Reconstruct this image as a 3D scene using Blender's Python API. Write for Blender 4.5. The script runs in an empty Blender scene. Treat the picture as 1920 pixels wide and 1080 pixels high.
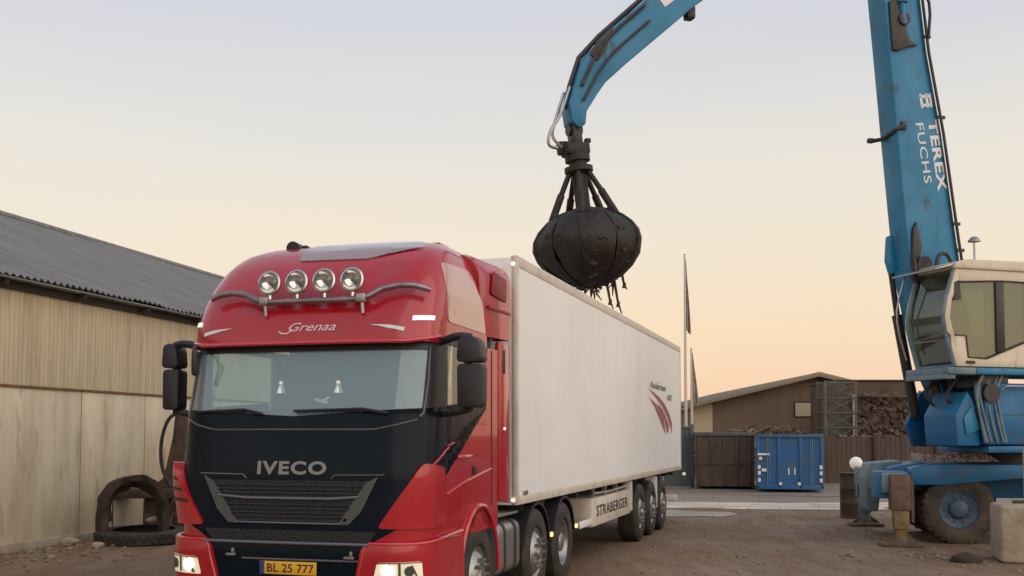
import bpy, bmesh, math, random
import numpy as np
from mathutils import Matrix, Vector
R = math.radians
random.seed(7)
SC = bpy.context.scene
COL = SC.collection

# ------------------------------------------------------------------ camera
cam = bpy.data.cameras.new('camera'); camo = bpy.data.objects.new('camera', cam); COL.objects.link(camo)
cam.sensor_width = 36; cam.lens = 36 * 2026 / 1920
cam.shift_y = (709.8 - 540) / 1920
cam.clip_start = .1; cam.clip_end = 5000
camo.location = (0, 0, 1.95); camo.rotation_euler = (R(93), 0, 0)
SC.camera = camo

# ------------------------------------------------------------------ light
SUN_AZ, SUN_EL = 135, 20          # azimuth clockwise from +Y (view direction), degrees
w = bpy.data.worlds.new('World'); SC.world = w; w.use_nodes = True
nt = w.node_tree; nt.nodes.clear()
def srgb(r, g, b):
    f = lambda c: (c/255/12.92) if c/255 <= .04045 else ((c/255+.055)/1.055)**2.4
    return (f(r), f(g), f(b), 1)
out = nt.nodes.new('ShaderNodeOutputWorld')
sky = nt.nodes.new('ShaderNodeTexSky'); sky.sky_type = 'NISHITA'; sky.sun_disc = False
sky.sun_elevation = R(6); sky.sun_rotation = R(SUN_AZ)
bg1 = nt.nodes.new('ShaderNodeBackground'); bg1.inputs[1].default_value = .015
nt.links.new(sky.outputs[0], bg1.inputs[0])
tc = nt.nodes.new('ShaderNodeTexCoord'); sep = nt.nodes.new('ShaderNodeSeparateXYZ')
nt.links.new(tc.outputs['Generated'], sep.inputs[0])
mp = nt.nodes.new('ShaderNodeMapping'); mp.inputs['Scale'].default_value = (1.0, 1.0, 7)
nz = nt.nodes.new('ShaderNodeTexNoise'); nz.inputs['Scale'].default_value = 1.6; nz.inputs['Detail'].default_value = 3
nt.links.new(tc.outputs['Generated'], mp.inputs[0]); nt.links.new(mp.outputs[0], nz.inputs[0])
ma = nt.nodes.new('ShaderNodeMath'); ma.operation = 'MULTIPLY_ADD'; ma.inputs[1].default_value = .10; ma.inputs[2].default_value = -.05
nt.links.new(nz.outputs[0], ma.inputs[0])
ad = nt.nodes.new('ShaderNodeMath'); ad.operation = 'ADD'
nt.links.new(sep.outputs[2], ad.inputs[0]); nt.links.new(ma.outputs[0], ad.inputs[1])
rp = nt.nodes.new('ShaderNodeValToRGB')
nt.links.new(ad.outputs[0], rp.inputs[0])
stops = [(0.0, (240, 198, 166)), (.055, (243, 207, 176)), (.105, (242, 216, 185)), (.175, (237, 223, 203)), (.26, (226, 221, 213)),
         (.38, (207, 208, 217)), (.60, (186, 192, 203)), (1.0, (156, 166, 186))]
el = rp.color_ramp.elements
while len(el) < len(stops): el.new(.5)
for e, (p, c) in zip(el, stops): e.position = p; e.color = srgb(*c)
bg2 = nt.nodes.new('ShaderNodeBackground'); bg2.inputs[1].default_value = 1.02
nt.links.new(rp.outputs[0], bg2.inputs[0])
adds = nt.nodes.new('ShaderNodeAddShader')
nt.links.new(bg1.outputs[0], adds.inputs[0]); nt.links.new(bg2.outputs[0], adds.inputs[1]); nt.links.new(adds.outputs[0], out.inputs[0])
sl = bpy.data.lights.new('sun', 'SUN'); sl.energy = 1.9; sl.angle = R(112); sl.color = (1, .86, .72)
so = bpy.data.objects.new('sun', sl); COL.objects.link(so)
sd = Vector((math.sin(R(SUN_AZ))*math.cos(R(SUN_EL)), math.cos(R(SUN_AZ))*math.cos(R(SUN_EL)), math.sin(R(SUN_EL))))
so.rotation_euler = sd.to_track_quat('Z', 'Y').to_euler(); so.location = (10, -20, 20)
SC.view_settings.view_transform = 'Standard'; SC.view_settings.look = 'None'; SC.view_settings.gamma = 1
SC.view_settings.exposure = 0.0

# ------------------------------------------------------------------ materials
MATS = {}
def pm(name, col, rough=.5, metal=0, coat=0, var=0, vscale=3, vcol=None, bump=0, bscale=20, emit=None, estr=0, stretch=None, spec=None, rvar=0, thr=(.4, .65), speck=None):
    """principled material with optional noise-mixed second colour and bump"""
    m = bpy.data.materials.new(name); m.use_nodes = True; n = m.node_tree; b = n.nodes['Principled BSDF']
    c = (*col, 1); b.inputs['Base Color'].default_value = c
    b.inputs['Roughness'].default_value = rough; b.inputs['Metallic'].default_value = metal
    b.inputs['Coat Weight'].default_value = coat; b.inputs['Coat Roughness'].default_value = .04
    if spec is not None: b.inputs['Specular IOR Level'].default_value = spec
    if emit: b.inputs['Emission Color'].default_value = (*emit, 1); b.inputs['Emission Strength'].default_value = estr
    if var or bump or rvar:
        t = n.nodes.new('ShaderNodeTexCoord'); src = t.outputs['Object']
        if stretch:
            mpn = n.nodes.new('ShaderNodeMapping'); mpn.inputs['Scale'].default_value = stretch
            n.links.new(src, mpn.inputs[0]); src = mpn.outputs[0]
    if var:
        q = n.nodes.new('ShaderNodeTexNoise'); q.inputs['Scale'].default_value = vscale; q.inputs['Detail'].default_value = 7; q.inputs['Roughness'].default_value = .62
        n.links.new(src, q.inputs[0])
        r = n.nodes.new('ShaderNodeValToRGB'); r.color_ramp.elements[0].position = thr[0]; r.color_ramp.elements[1].position = thr[1]
        n.links.new(q.outputs[0], r.inputs[0])
        f = n.nodes.new('ShaderNodeMath'); f.operation = 'MULTIPLY'; f.inputs[1].default_value = var; n.links.new(r.outputs[0], f.inputs[0])
        x = n.nodes.new('ShaderNodeMix'); x.data_type = 'RGBA'
        x.inputs[6].default_value = c; x.inputs[7].default_value = (*(vcol or [k*.5 for k in col]), 1)
        n.links.new(f.outputs[0], x.inputs[0]); n.links.new(x.outputs[2], b.inputs['Base Color'])
        if rvar:
            mr = n.nodes.new('ShaderNodeMath'); mr.operation = 'MULTIPLY_ADD'; mr.inputs[1].default_value = rvar; mr.inputs[2].default_value = rough
            n.links.new(r.outputs[0], mr.inputs[0]); n.links.new(mr.outputs[0], b.inputs['Roughness'])
    if speck:      # small worn or rusty spots: (colour, scale, low, high, amount, stretch)
        sc_, ssc, lo, hi, am, sst = speck; prev = x.outputs[2]
        mp2 = n.nodes.new('ShaderNodeMapping'); mp2.inputs['Scale'].default_value = sst; mp2.inputs['Location'].default_value = (3.1, 1.7, .4); n.links.new(t.outputs['Object'], mp2.inputs[0])
        q3 = n.nodes.new('ShaderNodeTexNoise'); q3.inputs['Scale'].default_value = ssc; q3.inputs['Detail'].default_value = 9; q3.inputs['Roughness'].default_value = .68; n.links.new(mp2.outputs[0], q3.inputs[0])
        r3 = n.nodes.new('ShaderNodeValToRGB'); r3.color_ramp.elements[0].position = lo; r3.color_ramp.elements[1].position = hi; n.links.new(q3.outputs[0], r3.inputs[0])
        f3 = n.nodes.new('ShaderNodeMath'); f3.operation = 'MULTIPLY'; f3.inputs[1].default_value = am; n.links.new(r3.outputs[0], f3.inputs[0])
        x3 = n.nodes.new('ShaderNodeMix'); x3.data_type = 'RGBA'; x3.inputs[7].default_value = (*sc_, 1)
        n.links.new(f3.outputs[0], x3.inputs[0]); n.links.new(prev, x3.inputs[6]); n.links.new(x3.outputs[2], b.inputs['Base Color'])
    if bump:
        q2 = n.nodes.new('ShaderNodeTexNoise'); q2.inputs['Scale'].default_value = bscale; q2.inputs['Detail'].default_value = 6
        n.links.new(src, q2.inputs[0])
        bn = n.nodes.new('ShaderNodeBump'); bn.inputs['Strength'].default_value = bump; bn.inputs['Distance'].default_value = .05
        n.links.new(q2.outputs[0], bn.inputs['Height']); n.links.new(bn.outputs[0], b.inputs['Normal'])
    MATS[name] = m; return m
def glass(name, tint, refl=.12, film=None, famt=.0, rough=.01):
    """window glass: tinted see-through, fresnel mirror, optional diffuse film"""
    m = bpy.data.materials.new(name); m.use_nodes = True; n = m.node_tree; n.nodes.clear()
    o = n.nodes.new('ShaderNodeOutputMaterial'); t = n.nodes.new('ShaderNodeBsdfTransparent'); t.inputs[0].default_value = (*tint, 1)
    g = n.nodes.new('ShaderNodeBsdfGlossy'); g.inputs['Roughness'].default_value = rough; g.inputs[0].default_value = (.95, .97, 1, 1)
    lw = n.nodes.new('ShaderNodeFresnel'); ge = n.nodes.new('ShaderNodeNewGeometry'); io = n.nodes.new('ShaderNodeMath')
    io.operation = 'MULTIPLY_ADD'; io.inputs[1].default_value = 1/1.5-1.5; io.inputs[2].default_value = 1.5     # same pane from either side
    n.links.new(ge.outputs['Backfacing'], io.inputs[0]); n.links.new(io.outputs[0], lw.inputs[0])
    k = n.nodes.new('ShaderNodeMath'); k.operation = 'MULTIPLY_ADD'; k.inputs[1].default_value = 1.2; k.inputs[2].default_value = refl; k.use_clamp = True
    n.links.new(lw.outputs[0], k.inputs[0])
    mx = n.nodes.new('ShaderNodeMixShader'); n.links.new(k.outputs[0], mx.inputs[0])
    base = t.outputs[0]
    if famt:
        d = n.nodes.new('ShaderNodeBsdfDiffuse'); d.inputs[0].default_value = (*film, 1)
        m2 = n.nodes.new('ShaderNodeMixShader'); m2.inputs[0].default_value = famt
        n.links.new(t.outputs[0], m2.inputs[1]); n.links.new(d.outputs[0], m2.inputs[2]); base = m2.outputs[0]
    n.links.new(base, mx.inputs[1]); n.links.new(g.outputs[0], mx.inputs[2]); n.links.new(mx.outputs[0], o.inputs[0])
    MATS[name] = m; return m
RED = pm('red_paint', (.43, .007, .017), .24, coat=.65, var=.4, vscale=1.3, vcol=(.34, .008, .020), rvar=.12, speck=((.20, .085, .06), 2.6, .54, .74, .45, (1, 1, .6)))
REDTRIM = pm('red_edge_paint', (.55, .03, .05), .25, coat=1)
SALMON = pm('salmon_sky_reflection', (.58, .31, .27), .3, coat=.8, var=.4, vscale=2.2, vcol=(.48, .34, .29))  # salmon tone paints the peach sky's reflection onto the red roof side
NAVY = pm('gloss_black_panel', (.005, .010, .017), .18, spec=.14, var=.5, vscale=2, vcol=(.008, .014, .021), rvar=.15)
BLACK = pm('black_plastic', (.016, .017, .022), .42, var=.5, vscale=6, vcol=(.03, .03, .034))
GRILLE = pm('grille_mesh', (.016, .016, .022), .5, bump=.6, bscale=60)
GREYTRIM = pm('grey_trim', (.16, .16, .19), .35, metal=.3)
CHROME = pm('brushed_chrome', (.62, .62, .62), .2, metal=1)
SATIN = pm('satin_alloy', (.42, .42, .42), .38, metal=.9, var=.4, vscale=8, vcol=(.25, .25, .25))
PINKCHROME = pm('light_bar_tube', (.36, .28, .30), .38, metal=.85, var=.6, vscale=6, vcol=(.16, .13, .13))
WHITE = pm('white_plastic', (.78, .76, .76), .4)
SILVER = pm('silver_lettering', (.24, .235, .25), .35, metal=.5)
PAPER = pm('bright_white_card', (.95, .96, .95), .5)
SCRIPT = pm('script_paint', (.74, .62, .64), .4)
BLADE = pm('grille_blade_grey', (.10, .112, .118), .35, metal=.4)
ROOFSHEEN = pm('roof_sky_sheen', (.30, .20, .21), .22, coat=1)
TRAILER = pm('trailer_panel_white', (.86, .86, .845), .42, var=.6, vscale=.7, vcol=(.75, .75, .755), stretch=(1, .5, 1.1), spec=.4, speck=((.55, .50, .43), 1.5, .55, .78, .40, (1, 1.1, .22)))
TRAILRAIL = pm('trailer_rail_white', (.64, .58, .50), .4, var=.6, vscale=3, vcol=(.42, .38, .31))
TRAILINNER = pm('trailer_inner_alloy', (.3, .29, .27), .5)
CHASSIS = pm('dark_chassis', (.022, .02, .019), .6, var=.6, vscale=5, vcol=(.05, .042, .035))
RUBBER = pm('tyre_rubber', (.016, .015, .015), .75, var=.8, vscale=5, vcol=(.06, .05, .04))
DUSTRUBBER = pm('dusty_rubber', (.035, .03, .026), .85, var=.9, vscale=3, vcol=(.12, .085, .055))
LOGORED = pm('burgundy_decal', (.30, .075, .09), .45)
LOGODARK = pm('dark_decal', (.08, .065, .06), .5)
PLATE = pm('yellow_plate', (.72, .40, .035), .4)
PLATEBLUE = pm('plate_blue_band', (.02, .05, .2), .4)
INK = pm('plate_ink', (.03, .02, .01), .5)
LAMPON = pm('lit_headlight', (.62, .56, .42), .2, emit=(1, .90, .66), estr=.42)
LAMPRIM = pm('headlight_divider', (.16, .15, .10), .3, metal=.5)
LAMPHOT = pm('lit_bulb', (1, 1, 1), .2, emit=(1, .93, .75), estr=4)
MARKER = pm('lit_white_marker', (.9, .9, .9), .3, emit=(1, .9, .82), estr=.6)
AMBER = pm('amber_marker', (.9, .35, .05), .3, emit=(1, .55, .2), estr=2.2)
LENS = pm('clear_lamp_lens', (.75, .75, .72), .08, metal=.8)
LENSDARK = pm('lamp_reflector_core', (.12, .14, .13), .2, metal=.5)
WGLASS = glass('windscreen_glass', (.72, .92, .92), .055, (.33, .50, .54), .43)  # bluish film paints the sky's reflection into the pane
SGLASS = glass('side_glass', (.8, .86, .8), .03)
CABIN = pm('cab_interior_dark', (.03, .035, .04), .8)
CABWALL = pm('cab_rear_lining', (.15, .21, .235), .8, var=.4, vscale=1.5, vcol=(.20, .26, .26))
SEAT = pm('seat_cloth', (.07, .085, .10), .9)
WINGLINT = pm('cream_window_glint', (.68, .60, .32), .8, var=.5, vscale=2, vcol=(.5, .42, .2), stretch=(8, 8, .4))
BLUE = pm('handler_blue', (.016, .205, .385), .45, coat=.08, var=.6, vscale=1.1, vcol=(.016, .15, .27), bump=.03, bscale=6, rvar=.2, speck=((.05, .045, .05), 4, .57, .66, .75, (1, 1, .5)))
BLUED = pm('handler_blue_lower', (.004, .135, .32), .45, coat=.08, var=.75, vscale=1.3, vcol=(.012, .105, .20), rvar=.25, speck=((.09, .075, .06), 5, .56, .66, .7, (1, 1, .6)))
BLUEG = pm('handler_greyed_steel', (.19, .26, .285), .6, var=.9, vscale=3, vcol=(.07, .14, .21))
CREAM = pm('handler_cab_cream', (.66, .58, .44), .4, var=.35, vscale=2.5, vcol=(.52, .46, .34), speck=((.25, .19, .13), 4, .58, .70, .6, (1, 1, .5)))
GREASE = pm('greasy_black_steel', (.018, .018, .022), .45, var=.7, vscale=7, vcol=(.05, .04, .032))
HGLASS = glass('handler_green_glass', (.52, .56, .32), .02, (.26, .29, .13), .18)
HGLASS2 = glass('handler_front_glass', (.50, .64, .56), .04, (.13, .20, .17), .15)
HUB = pm('wheel_blue_grey', (.07, .12, .19), .5, var=.7, vscale=6, vcol=(.05, .06, .07))
LEGRUST = pm('rusty_outrigger', (.10, .065, .055), .75, var=.8, vscale=5, vcol=(.20, .13, .07), bump=.2)
YELLOW = pm('worn_yellow_paint', (.26, .175, .06), .75, var=.9, vscale=6, vcol=(.11, .07, .045))
PRINTED = pm('pale_guard_plate', (.42, .36, .31), .6, var=.95, vscale=22, vcol=(.10, .07, .07), thr=(.47, .56))
RUST = pm('dark_rust', (.045, .028, .022), .8, var=.9, vscale=4, vcol=(.11, .058, .035), bump=.4, bscale=14)
GRABM = pm('grab_rusted_steel', (.011, .009, .0085), .6, var=.9, vscale=3.6, vcol=(.036, .022, .016), bump=.5, bscale=9)
SHEDUP = pm('cream_cladding', (.55, .465, .31), .6, var=.65, vscale=1.1, vcol=(.40, .33, .215), stretch=(1, 5, .35), speck=((.22, .15, .09), 1.6, .53, .72, .6, (1, 4, .25)))
SHEDLOW = pm('pale_sheet_door', (.70, .61, .45), .6, var=.85, vscale=.9, vcol=(.52, .42, .28), stretch=(1, 2.5, .5), bump=.06, bscale=2, speck=((.26, .17, .10), 2.2, .56, .70, .6, (1, 2, .5)))
SHEDROOF = pm('grey_fibre_cement', (.20, .20, .205), .75, var=.8, vscale=1.2, vcol=(.13, .127, .13), stretch=(.5, 3, .5), speck=((.24, .225, .20), 1.5, .52, .7, .6, (.35, 2.5, .35)))
DARKWOOD = pm('dark_timber', (.04, .03, .024), .8)
RUSTLINE = pm('rusty_drip_rail', (.16, .07, .035), .8, var=.8, vscale=5, vcol=(.25, .15, .07))
CONC = pm('rough_concrete', (.40, .34, .26), .85, var=.8, vscale=3, vcol=(.27, .20, .14), bump=.4, bscale=12)
HALLWALL = pm('hall_brown_cladding', (.165, .118, .080), .75, var=.6, vscale=.5, vcol=(.21, .15, .10), stretch=(6, 1, .3))
HALLROOF = pm('hall_roof_sheet', (.19, .155, .12), .7, var=.5, vscale=.5, vcol=(.13, .105, .085))
HALLCREAM = pm('hall_cream_wall', (.55, .45, .30), .7)
BRICK = pm('brown_block_wall', (.13, .078, .052), .8, var=.9, vscale=1.1, vcol=(.055, .045, .035), bump=.3)
FENCEG = pm('grey_green_steel', (.085, .105, .10), .65, var=.6, vscale=2, vcol=(.06, .07, .065))
BROWNC = pm('brown_container_paint', (.095, .060, .045), .7, var=.8, vscale=1.4, vcol=(.05, .035, .03))
BOXBLUE = pm('container_blue', (.018, .115, .31), .6, var=.9, vscale=1.1, vcol=(.045, .13, .21), speck=((.12, .085, .06), 3, .55, .68, .7, (1, 1, .4)))
POLEW = pm('white_pole', (.62, .57, .5), .5)
FLAGC = pm('faded_flag', (.38, .31, .27), .8, var=.7, vscale=2, vcol=(.55, .48, .40))
SCRAPM = pm('mixed_scrap', (.105, .07, .052), .85, var=.85, vscale=1.6, vcol=(.20, .15, .125), thr=(.52, .68))
SCRAPM2 = pm('ochre_scrap', (.15, .10, .06), .8, var=.9, vscale=.8, vcol=(.22, .135, .115), thr=(.42, .62))
STONE = pm('stone_clod', (.16, .12, .085), .9, var=.9, vscale=8, vcol=(.36, .29, .22))

# ground: packed earth with wheel tracks and a paler sandy mix
def ground_mat():
    m = bpy.data.materials.new('packed_earth'); m.use_nodes = True; n = m.node_tree; b = n.nodes['Principled BSDF']
    L = n.links.new
    t = n.nodes.new('ShaderNodeTexCoord')
    def noise(sc, det=6, stretch=None, ro=.6):
        q = n.nodes.new('ShaderNodeTexNoise'); q.inputs['Scale'].default_value = sc; q.inputs['Detail'].default_value = det; q.inputs['Roughness'].default_value = ro
        if stretch:
            mm = n.nodes.new('ShaderNodeMapping'); mm.inputs['Scale'].default_value = stretch; mm.inputs['Rotation'].default_value = (0, 0, R(16))
            L(t.outputs['Object'], mm.inputs[0]); L(mm.outputs[0], q.inputs[0])
        else: L(t.outputs['Object'], q.inputs[0])
        return q.outputs[0]
    def ramp(src, a, bb):
        r = n.nodes.new('ShaderNodeValToRGB'); r.color_ramp.elements[0].position = a; r.color_ramp.elements[1].position = bb; L(src, r.inputs[0]); return r.outputs[0]
    def mix(f, c1, c2):
        x = n.nodes.new('ShaderNodeMix'); x.data_type = 'RGBA'; L(f, x.inputs[0])
        for i, c in ((6, c1), (7, c2)):
            if isinstance(c, tuple): x.inputs[i].default_value = (*c, 1)
            else: L(c, x.inputs[i])
        return x.outputs[2]
    c = mix(ramp(noise(.35), .38, .66), (.195, .131, .090), (.262, .182, .126))
    c = mix(ramp(noise(1.6, 8, (1.6, .3, 1)), .42, .62), c, (.175, .108, .066))
    c = mix(ramp(noise(14, 5), .56, .70), c, (.32, .23, .155))
    c = mix(ramp(noise(30, 4), .60, .72), c, (.075, .050, .036))
    L(c, b.inputs['Base Color'])
    rr = n.nodes.new('ShaderNodeMath'); rr.operation = 'MULTIPLY_ADD'; rr.inputs[1].default_value = .35; rr.inputs[2].default_value = .58
    L(ramp(noise(.5), .35, .6), rr.inputs[0]); L(rr.outputs[0], b.inputs['Roughness']); b.inputs['Specular IOR Level'].default_value = .3
    h = n.nodes.new('ShaderNodeMath'); h.operation = 'ADD'; L(noise(6, 8, None, .7), h.inputs[0]); L(noise(1.2, 4, (1.5, .35, 1)), h.inputs[1])
    bn = n.nodes.new('ShaderNodeBump'); bn.inputs['Strength'].default_value = .6; bn.inputs['Distance'].default_value = .05
    L(h.outputs[0], bn.inputs['Height']); L(bn.outputs[0], b.inputs['Normal'])
    return m
GROUND = ground_mat()
ROAD = pm('worn_concrete_road', (.26, .21, .16), .6, var=.8, vscale=.6, vcol=(.17, .13, .095), stretch=(.4, 1.5, 1), bump=.2, bscale=5, spec=.5)
WETSHEEN = pm('pale_sky_sheen', (.70, .61, .50), .5, var=.9, vscale=1.2, vcol=(.32, .255, .19), stretch=(.35, 1.6, 1), thr=(.42, .62))
PUDDLE = pm('wet_film', (.42, .36, .29), .22, spec=.9, var=.6, vscale=1.2, vcol=(.5, .43, .36), bump=.05, bscale=3)

# ------------------------------------------------------------------ helpers
def text_geo(s, off=0, shear=0, space=1.0):
    cu = bpy.data.curves.new('lettering', 'FONT'); cu.body = s; cu.offset = off; cu.shear = shear; cu.space_character = space
    cu.resolution_u = 3
    o = bpy.data.objects.new('lettering', cu); COL.objects.link(o)
    dg = bpy.context.evaluated_depsgraph_get(); me = bpy.data.meshes.new_from_object(o.evaluated_get(dg))
    v = [tuple(a.co[:2]) for a in me.vertices]; f = [tuple(p.vertices) for p in me.polygons]
    bpy.data.objects.remove(o); bpy.data.curves.remove(cu); bpy.data.meshes.remove(me)
    xs = [a[0] for a in v]; ys = [a[1] for a in v]
    x0, x1, y0, y1 = min(xs), max(xs), min(ys), max(ys)
    return [((a[0]-x0)/(x1-x0)-.5, (a[1]-y0)/(y1-y0)-.5) for a in v], f
class MB:
    def __init__(s, M=None): s.bm = bmesh.new(); s.M = M
    def _n(s, before): return [v for v in s.bm.verts if v not in before]
    def box(s, c, d, bev=0, rz=0, rx=0, ry=0, seg=2):
        Mx = Matrix.Translation(c) @ Matrix.Rotation(rz, 4, 'Z') @ Matrix.Rotation(ry, 4, 'Y') @ Matrix.Rotation(rx, 4, 'X') @ Matrix.Diagonal((*d, 1))
        r = bmesh.ops.create_cube(s.bm, size=1, matrix=Mx)
        if bev:
            ed = list({e for v in r['verts'] for e in v.link_edges})
            bmesh.ops.bevel(s.bm, geom=ed, offset=bev, segments=seg, affect='EDGES', profile=.5, clamp_overlap=True)
        return s
    def span(s, a, b, bev=0):
        return s.box([(p+q)/2 for p, q in zip(a, b)], [abs(q-p) for p, q in zip(a, b)], bev)
    def cyl(s, p0, p1, r0, r1=None, n=16):
        p0, p1 = Vector(p0), Vector(p1); d = p1-p0; r1 = r0 if r1 is None else r1
        Mx = Matrix.Translation((p0+p1)/2) @ d.to_track_quat('Z', 'Y').to_matrix().to_4x4()
        bmesh.ops.create_cone(s.bm, cap_ends=True, segments=n, radius1=r0, radius2=r1, depth=d.length, matrix=Mx); return s
    def tube(s, pts, r, n=8, smooth=0):
        pts = [Vector(p) for p in pts]
        for _ in range(smooth):
            q = [pts[0]]
            for a, b in zip(pts[:-1], pts[1:]): q += [a.lerp(b, .25), a.lerp(b, .75)]
            pts = q+[pts[-1]]
        rings = []; up = None
        for i, p in enumerate(pts):
            t = (pts[min(i+1, len(pts)-1)]-pts[max(i-1, 0)]).normalized()
            if up is None: up = t.orthogonal().normalized()
            up = (up-t*up.dot(t)).normalized(); sd_ = t.cross(up)
            rr = r[i] if isinstance(r, (list, tuple)) else r
            rings.append([s.bm.verts.new(p+(up*math.cos(k*2*math.pi/n)+sd_*math.sin(k*2*math.pi/n))*rr) for k in range(n)])
        for a, b in zip(rings[:-1], rings[1:]):
            for k in range(n): s.bm.faces.new((a[k], a[(k+1) % n], b[(k+1) % n], b[k]))
        s.bm.faces.new(rings[0][::-1]); s.bm.faces.new(rings[-1]); return s
    def prism(s, poly, axis, a, b, bev=0, seg=2):
        """polygon in the two other axes (x,z for axis y; y,z for axis x; x,y for axis z), extruded from a to b"""
        def P(u, v, h): return {'y': (u, h, v), 'x': (h, u, v), 'z': (u, v, h)}[axis]
        A = [s.bm.verts.new(P(u, v, a)) for u, v in poly]; B = [s.bm.verts.new(P(u, v, b)) for u, v in poly]
        fs = [s.bm.faces.new(A), s.bm.faces.new(B[::-1])]
        n = len(poly)
        for i in range(n): fs.append(s.bm.faces.new((A[i], B[i], B[(i+1) % n], A[(i+1) % n])))
        bmesh.ops.recalc_face_normals(s.bm, faces=fs)
        if bev:
            ed = list({e for f in fs for e in f.edges})
            bmesh.ops.bevel(s.bm, geom=ed, offset=bev, segments=seg, affect='EDGES', profile=.5, clamp_overlap=True)
        return s
    def lathe(s, prof, M=None, n=32, a0=0, a1=2*math.pi, close=False):
        """profile of (radius, height) turned about local z, placed by M"""
        M = M or Matrix(); full = abs(a1-a0-2*math.pi) < 1e-6; m = n if full else n+1
        rings = []
        for k in range(m):
            a = a0+(a1-a0)*k/n
            rings.append([s.bm.verts.new(M @ Vector((r*math.cos(a), r*math.sin(a), h))) for r, h in prof])
        for k in range(n):
            p, q = rings[k], rings[(k+1) % m]
            J = len(prof) if close else len(prof)-1
            for j in range(J):
                j2 = (j+1) % len(prof); s.bm.faces.new((p[j], q[j], q[j2], p[j2]))
        if not full and close:
            s.bm.faces.new(rings[0]); s.bm.faces.new(rings[-1][::-1])
        return s
    def geo(s, vs, fs, fn):
        V = [s.bm.verts.new(fn(*v)) for v in vs]
        for f in fs:
            try: s.bm.faces.new([V[i] for i in f])
            except ValueError: pass
        return s
    def text(s, t, origin, ux, uy, wd, ht, off=.0, shear=0, space=1.0, lift=.004):
        vs, fs = text_geo(t, off, shear, space); o, ux, uy = Vector(origin), Vector(ux).normalized(), Vector(uy).normalized(); nn = ux.cross(uy)
        return s.geo(vs, fs, lambda u, v: o+ux*u*wd+uy*v*ht+nn*lift)
    def grid(s, fn, us, vs):
        g = [[s.bm.verts.new(fn(u, v)) for v in vs] for u in us]
        for i in range(len(us)-1):
            for j in range(len(vs)-1): s.bm.faces.new((g[i][j], g[i+1][j], g[i+1][j+1], g[i][j+1]))
        return s
    def rough(s, amt, sc=1.0, seed=0):
        from mathutils import noise
        for v in s.bm.verts: v.co += noise.noise_vector(v.co*sc+Vector((seed, seed*2, 0)))*amt
        return s
    def build(s, name, mat, parent=None, ang=38, loc=None):
        bm = s.bm
        if s.M is not None: bm.transform(s.M)
        bmesh.ops.remove_doubles(bm, verts=bm.verts[:], dist=1e-5)
        bm.normal_update()
        for f in bm.faces: f.smooth = True
        for e in bm.edges:
            if len(e.link_faces) != 2 or e.calc_face_angle(3.2) > R(ang): e.smooth = False
        me = bpy.data.meshes.new(name); bm.to_mesh(me); bm.free(); me.materials.append(mat)
        o = bpy.data.objects.new(name, me); COL.objects.link(o)
        if parent: o.parent = parent
        if loc: o.location = loc
        return o
def tag(o, label=None, cat=None, group=None, kind=None):
    if label: o['label'] = label
    if cat: o['category'] = cat
    if group: o['group'] = group
    if kind: o['kind'] = kind
    return o
def thing(name, label, cat, loc=(0, 0, 0), rz=0, group=None):
    o = bpy.data.objects.new(name, None); COL.objects.link(o); o.location = loc; o.rotation_euler = (0, 0, rz)
    return tag(o, label, cat, group)
def sub(name, parent, loc=(0, 0, 0), rz=0):
    o = bpy.data.objects.new(name, None); COL.objects.link(o); o.parent = parent; o.location = loc; o.rotation_euler = (0, 0, rz); return o
def link_copy(src, parent, loc=None, rz=None):
    c = src.copy(); COL.objects.link(c); c.parent = parent
    if loc is not None: c.location = loc
    if rz is not None: c.rotation_euler = (0, 0, rz)
    for ch in list(src.children): link_copy(ch, c)
    return c

# ------------------------------------------------------------------ ground
def irregular(cx, cy, rx, ry, n=40, rot=0, j=.25, seed=1):
    rnd = random.Random(seed); ph = [rnd.uniform(0, 6.28) for _ in range(5)]
    P = []
    for k in range(n):
        a = k*2*math.pi/n; q = 1+j*(math.sin(2*a+ph[0])*.4+math.sin(3*a+ph[1])*.4+math.sin(5*a+ph[2])*.3+math.sin(9*a+ph[3])*.2+math.sin(14*a+ph[4])*.12)
        x, y = rx*q*math.cos(a), ry*q*math.sin(a)
        P.append((cx+x*math.cos(rot)-y*math.sin(rot), cy+x*math.sin(rot)+y*math.cos(rot)))
    return P
def flat(name, poly, z, mat):
    m = MB(); m.bm.faces.new([m.bm.verts.new((x, y, z)) for x, y in poly]); return tag(m.build(name, mat), kind='structure')
flat('ground', [(-1500, -300), (1500, -300), (1500, 2500), (-1500, 2500)], 0, GROUND)
flat('road', [(1.2, 30.6), (6, 29.9), (12, 30.4), (17, 30.1), (30, 30.6), (30, 46), (-6, 46), (-6, 33), (-2, 31.5)], .004, ROAD)
flat('wet_strip_sheen', irregular(8.3, 30.1, 4.6, 1.7, 90, R(1), .34, 4), .008, WETSHEEN)  # pale colour paints the sky's reflection on wet ground
flat('puddle', irregular(4.3, 27.0, 1.1, 1.2, 40, R(10), .3, 9), .012, PUDDLE)
flat('puddle', irregular(10.0, 35.0, 2.0, .5, 40, 0, .3, 12), .016, PUDDLE)
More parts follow.
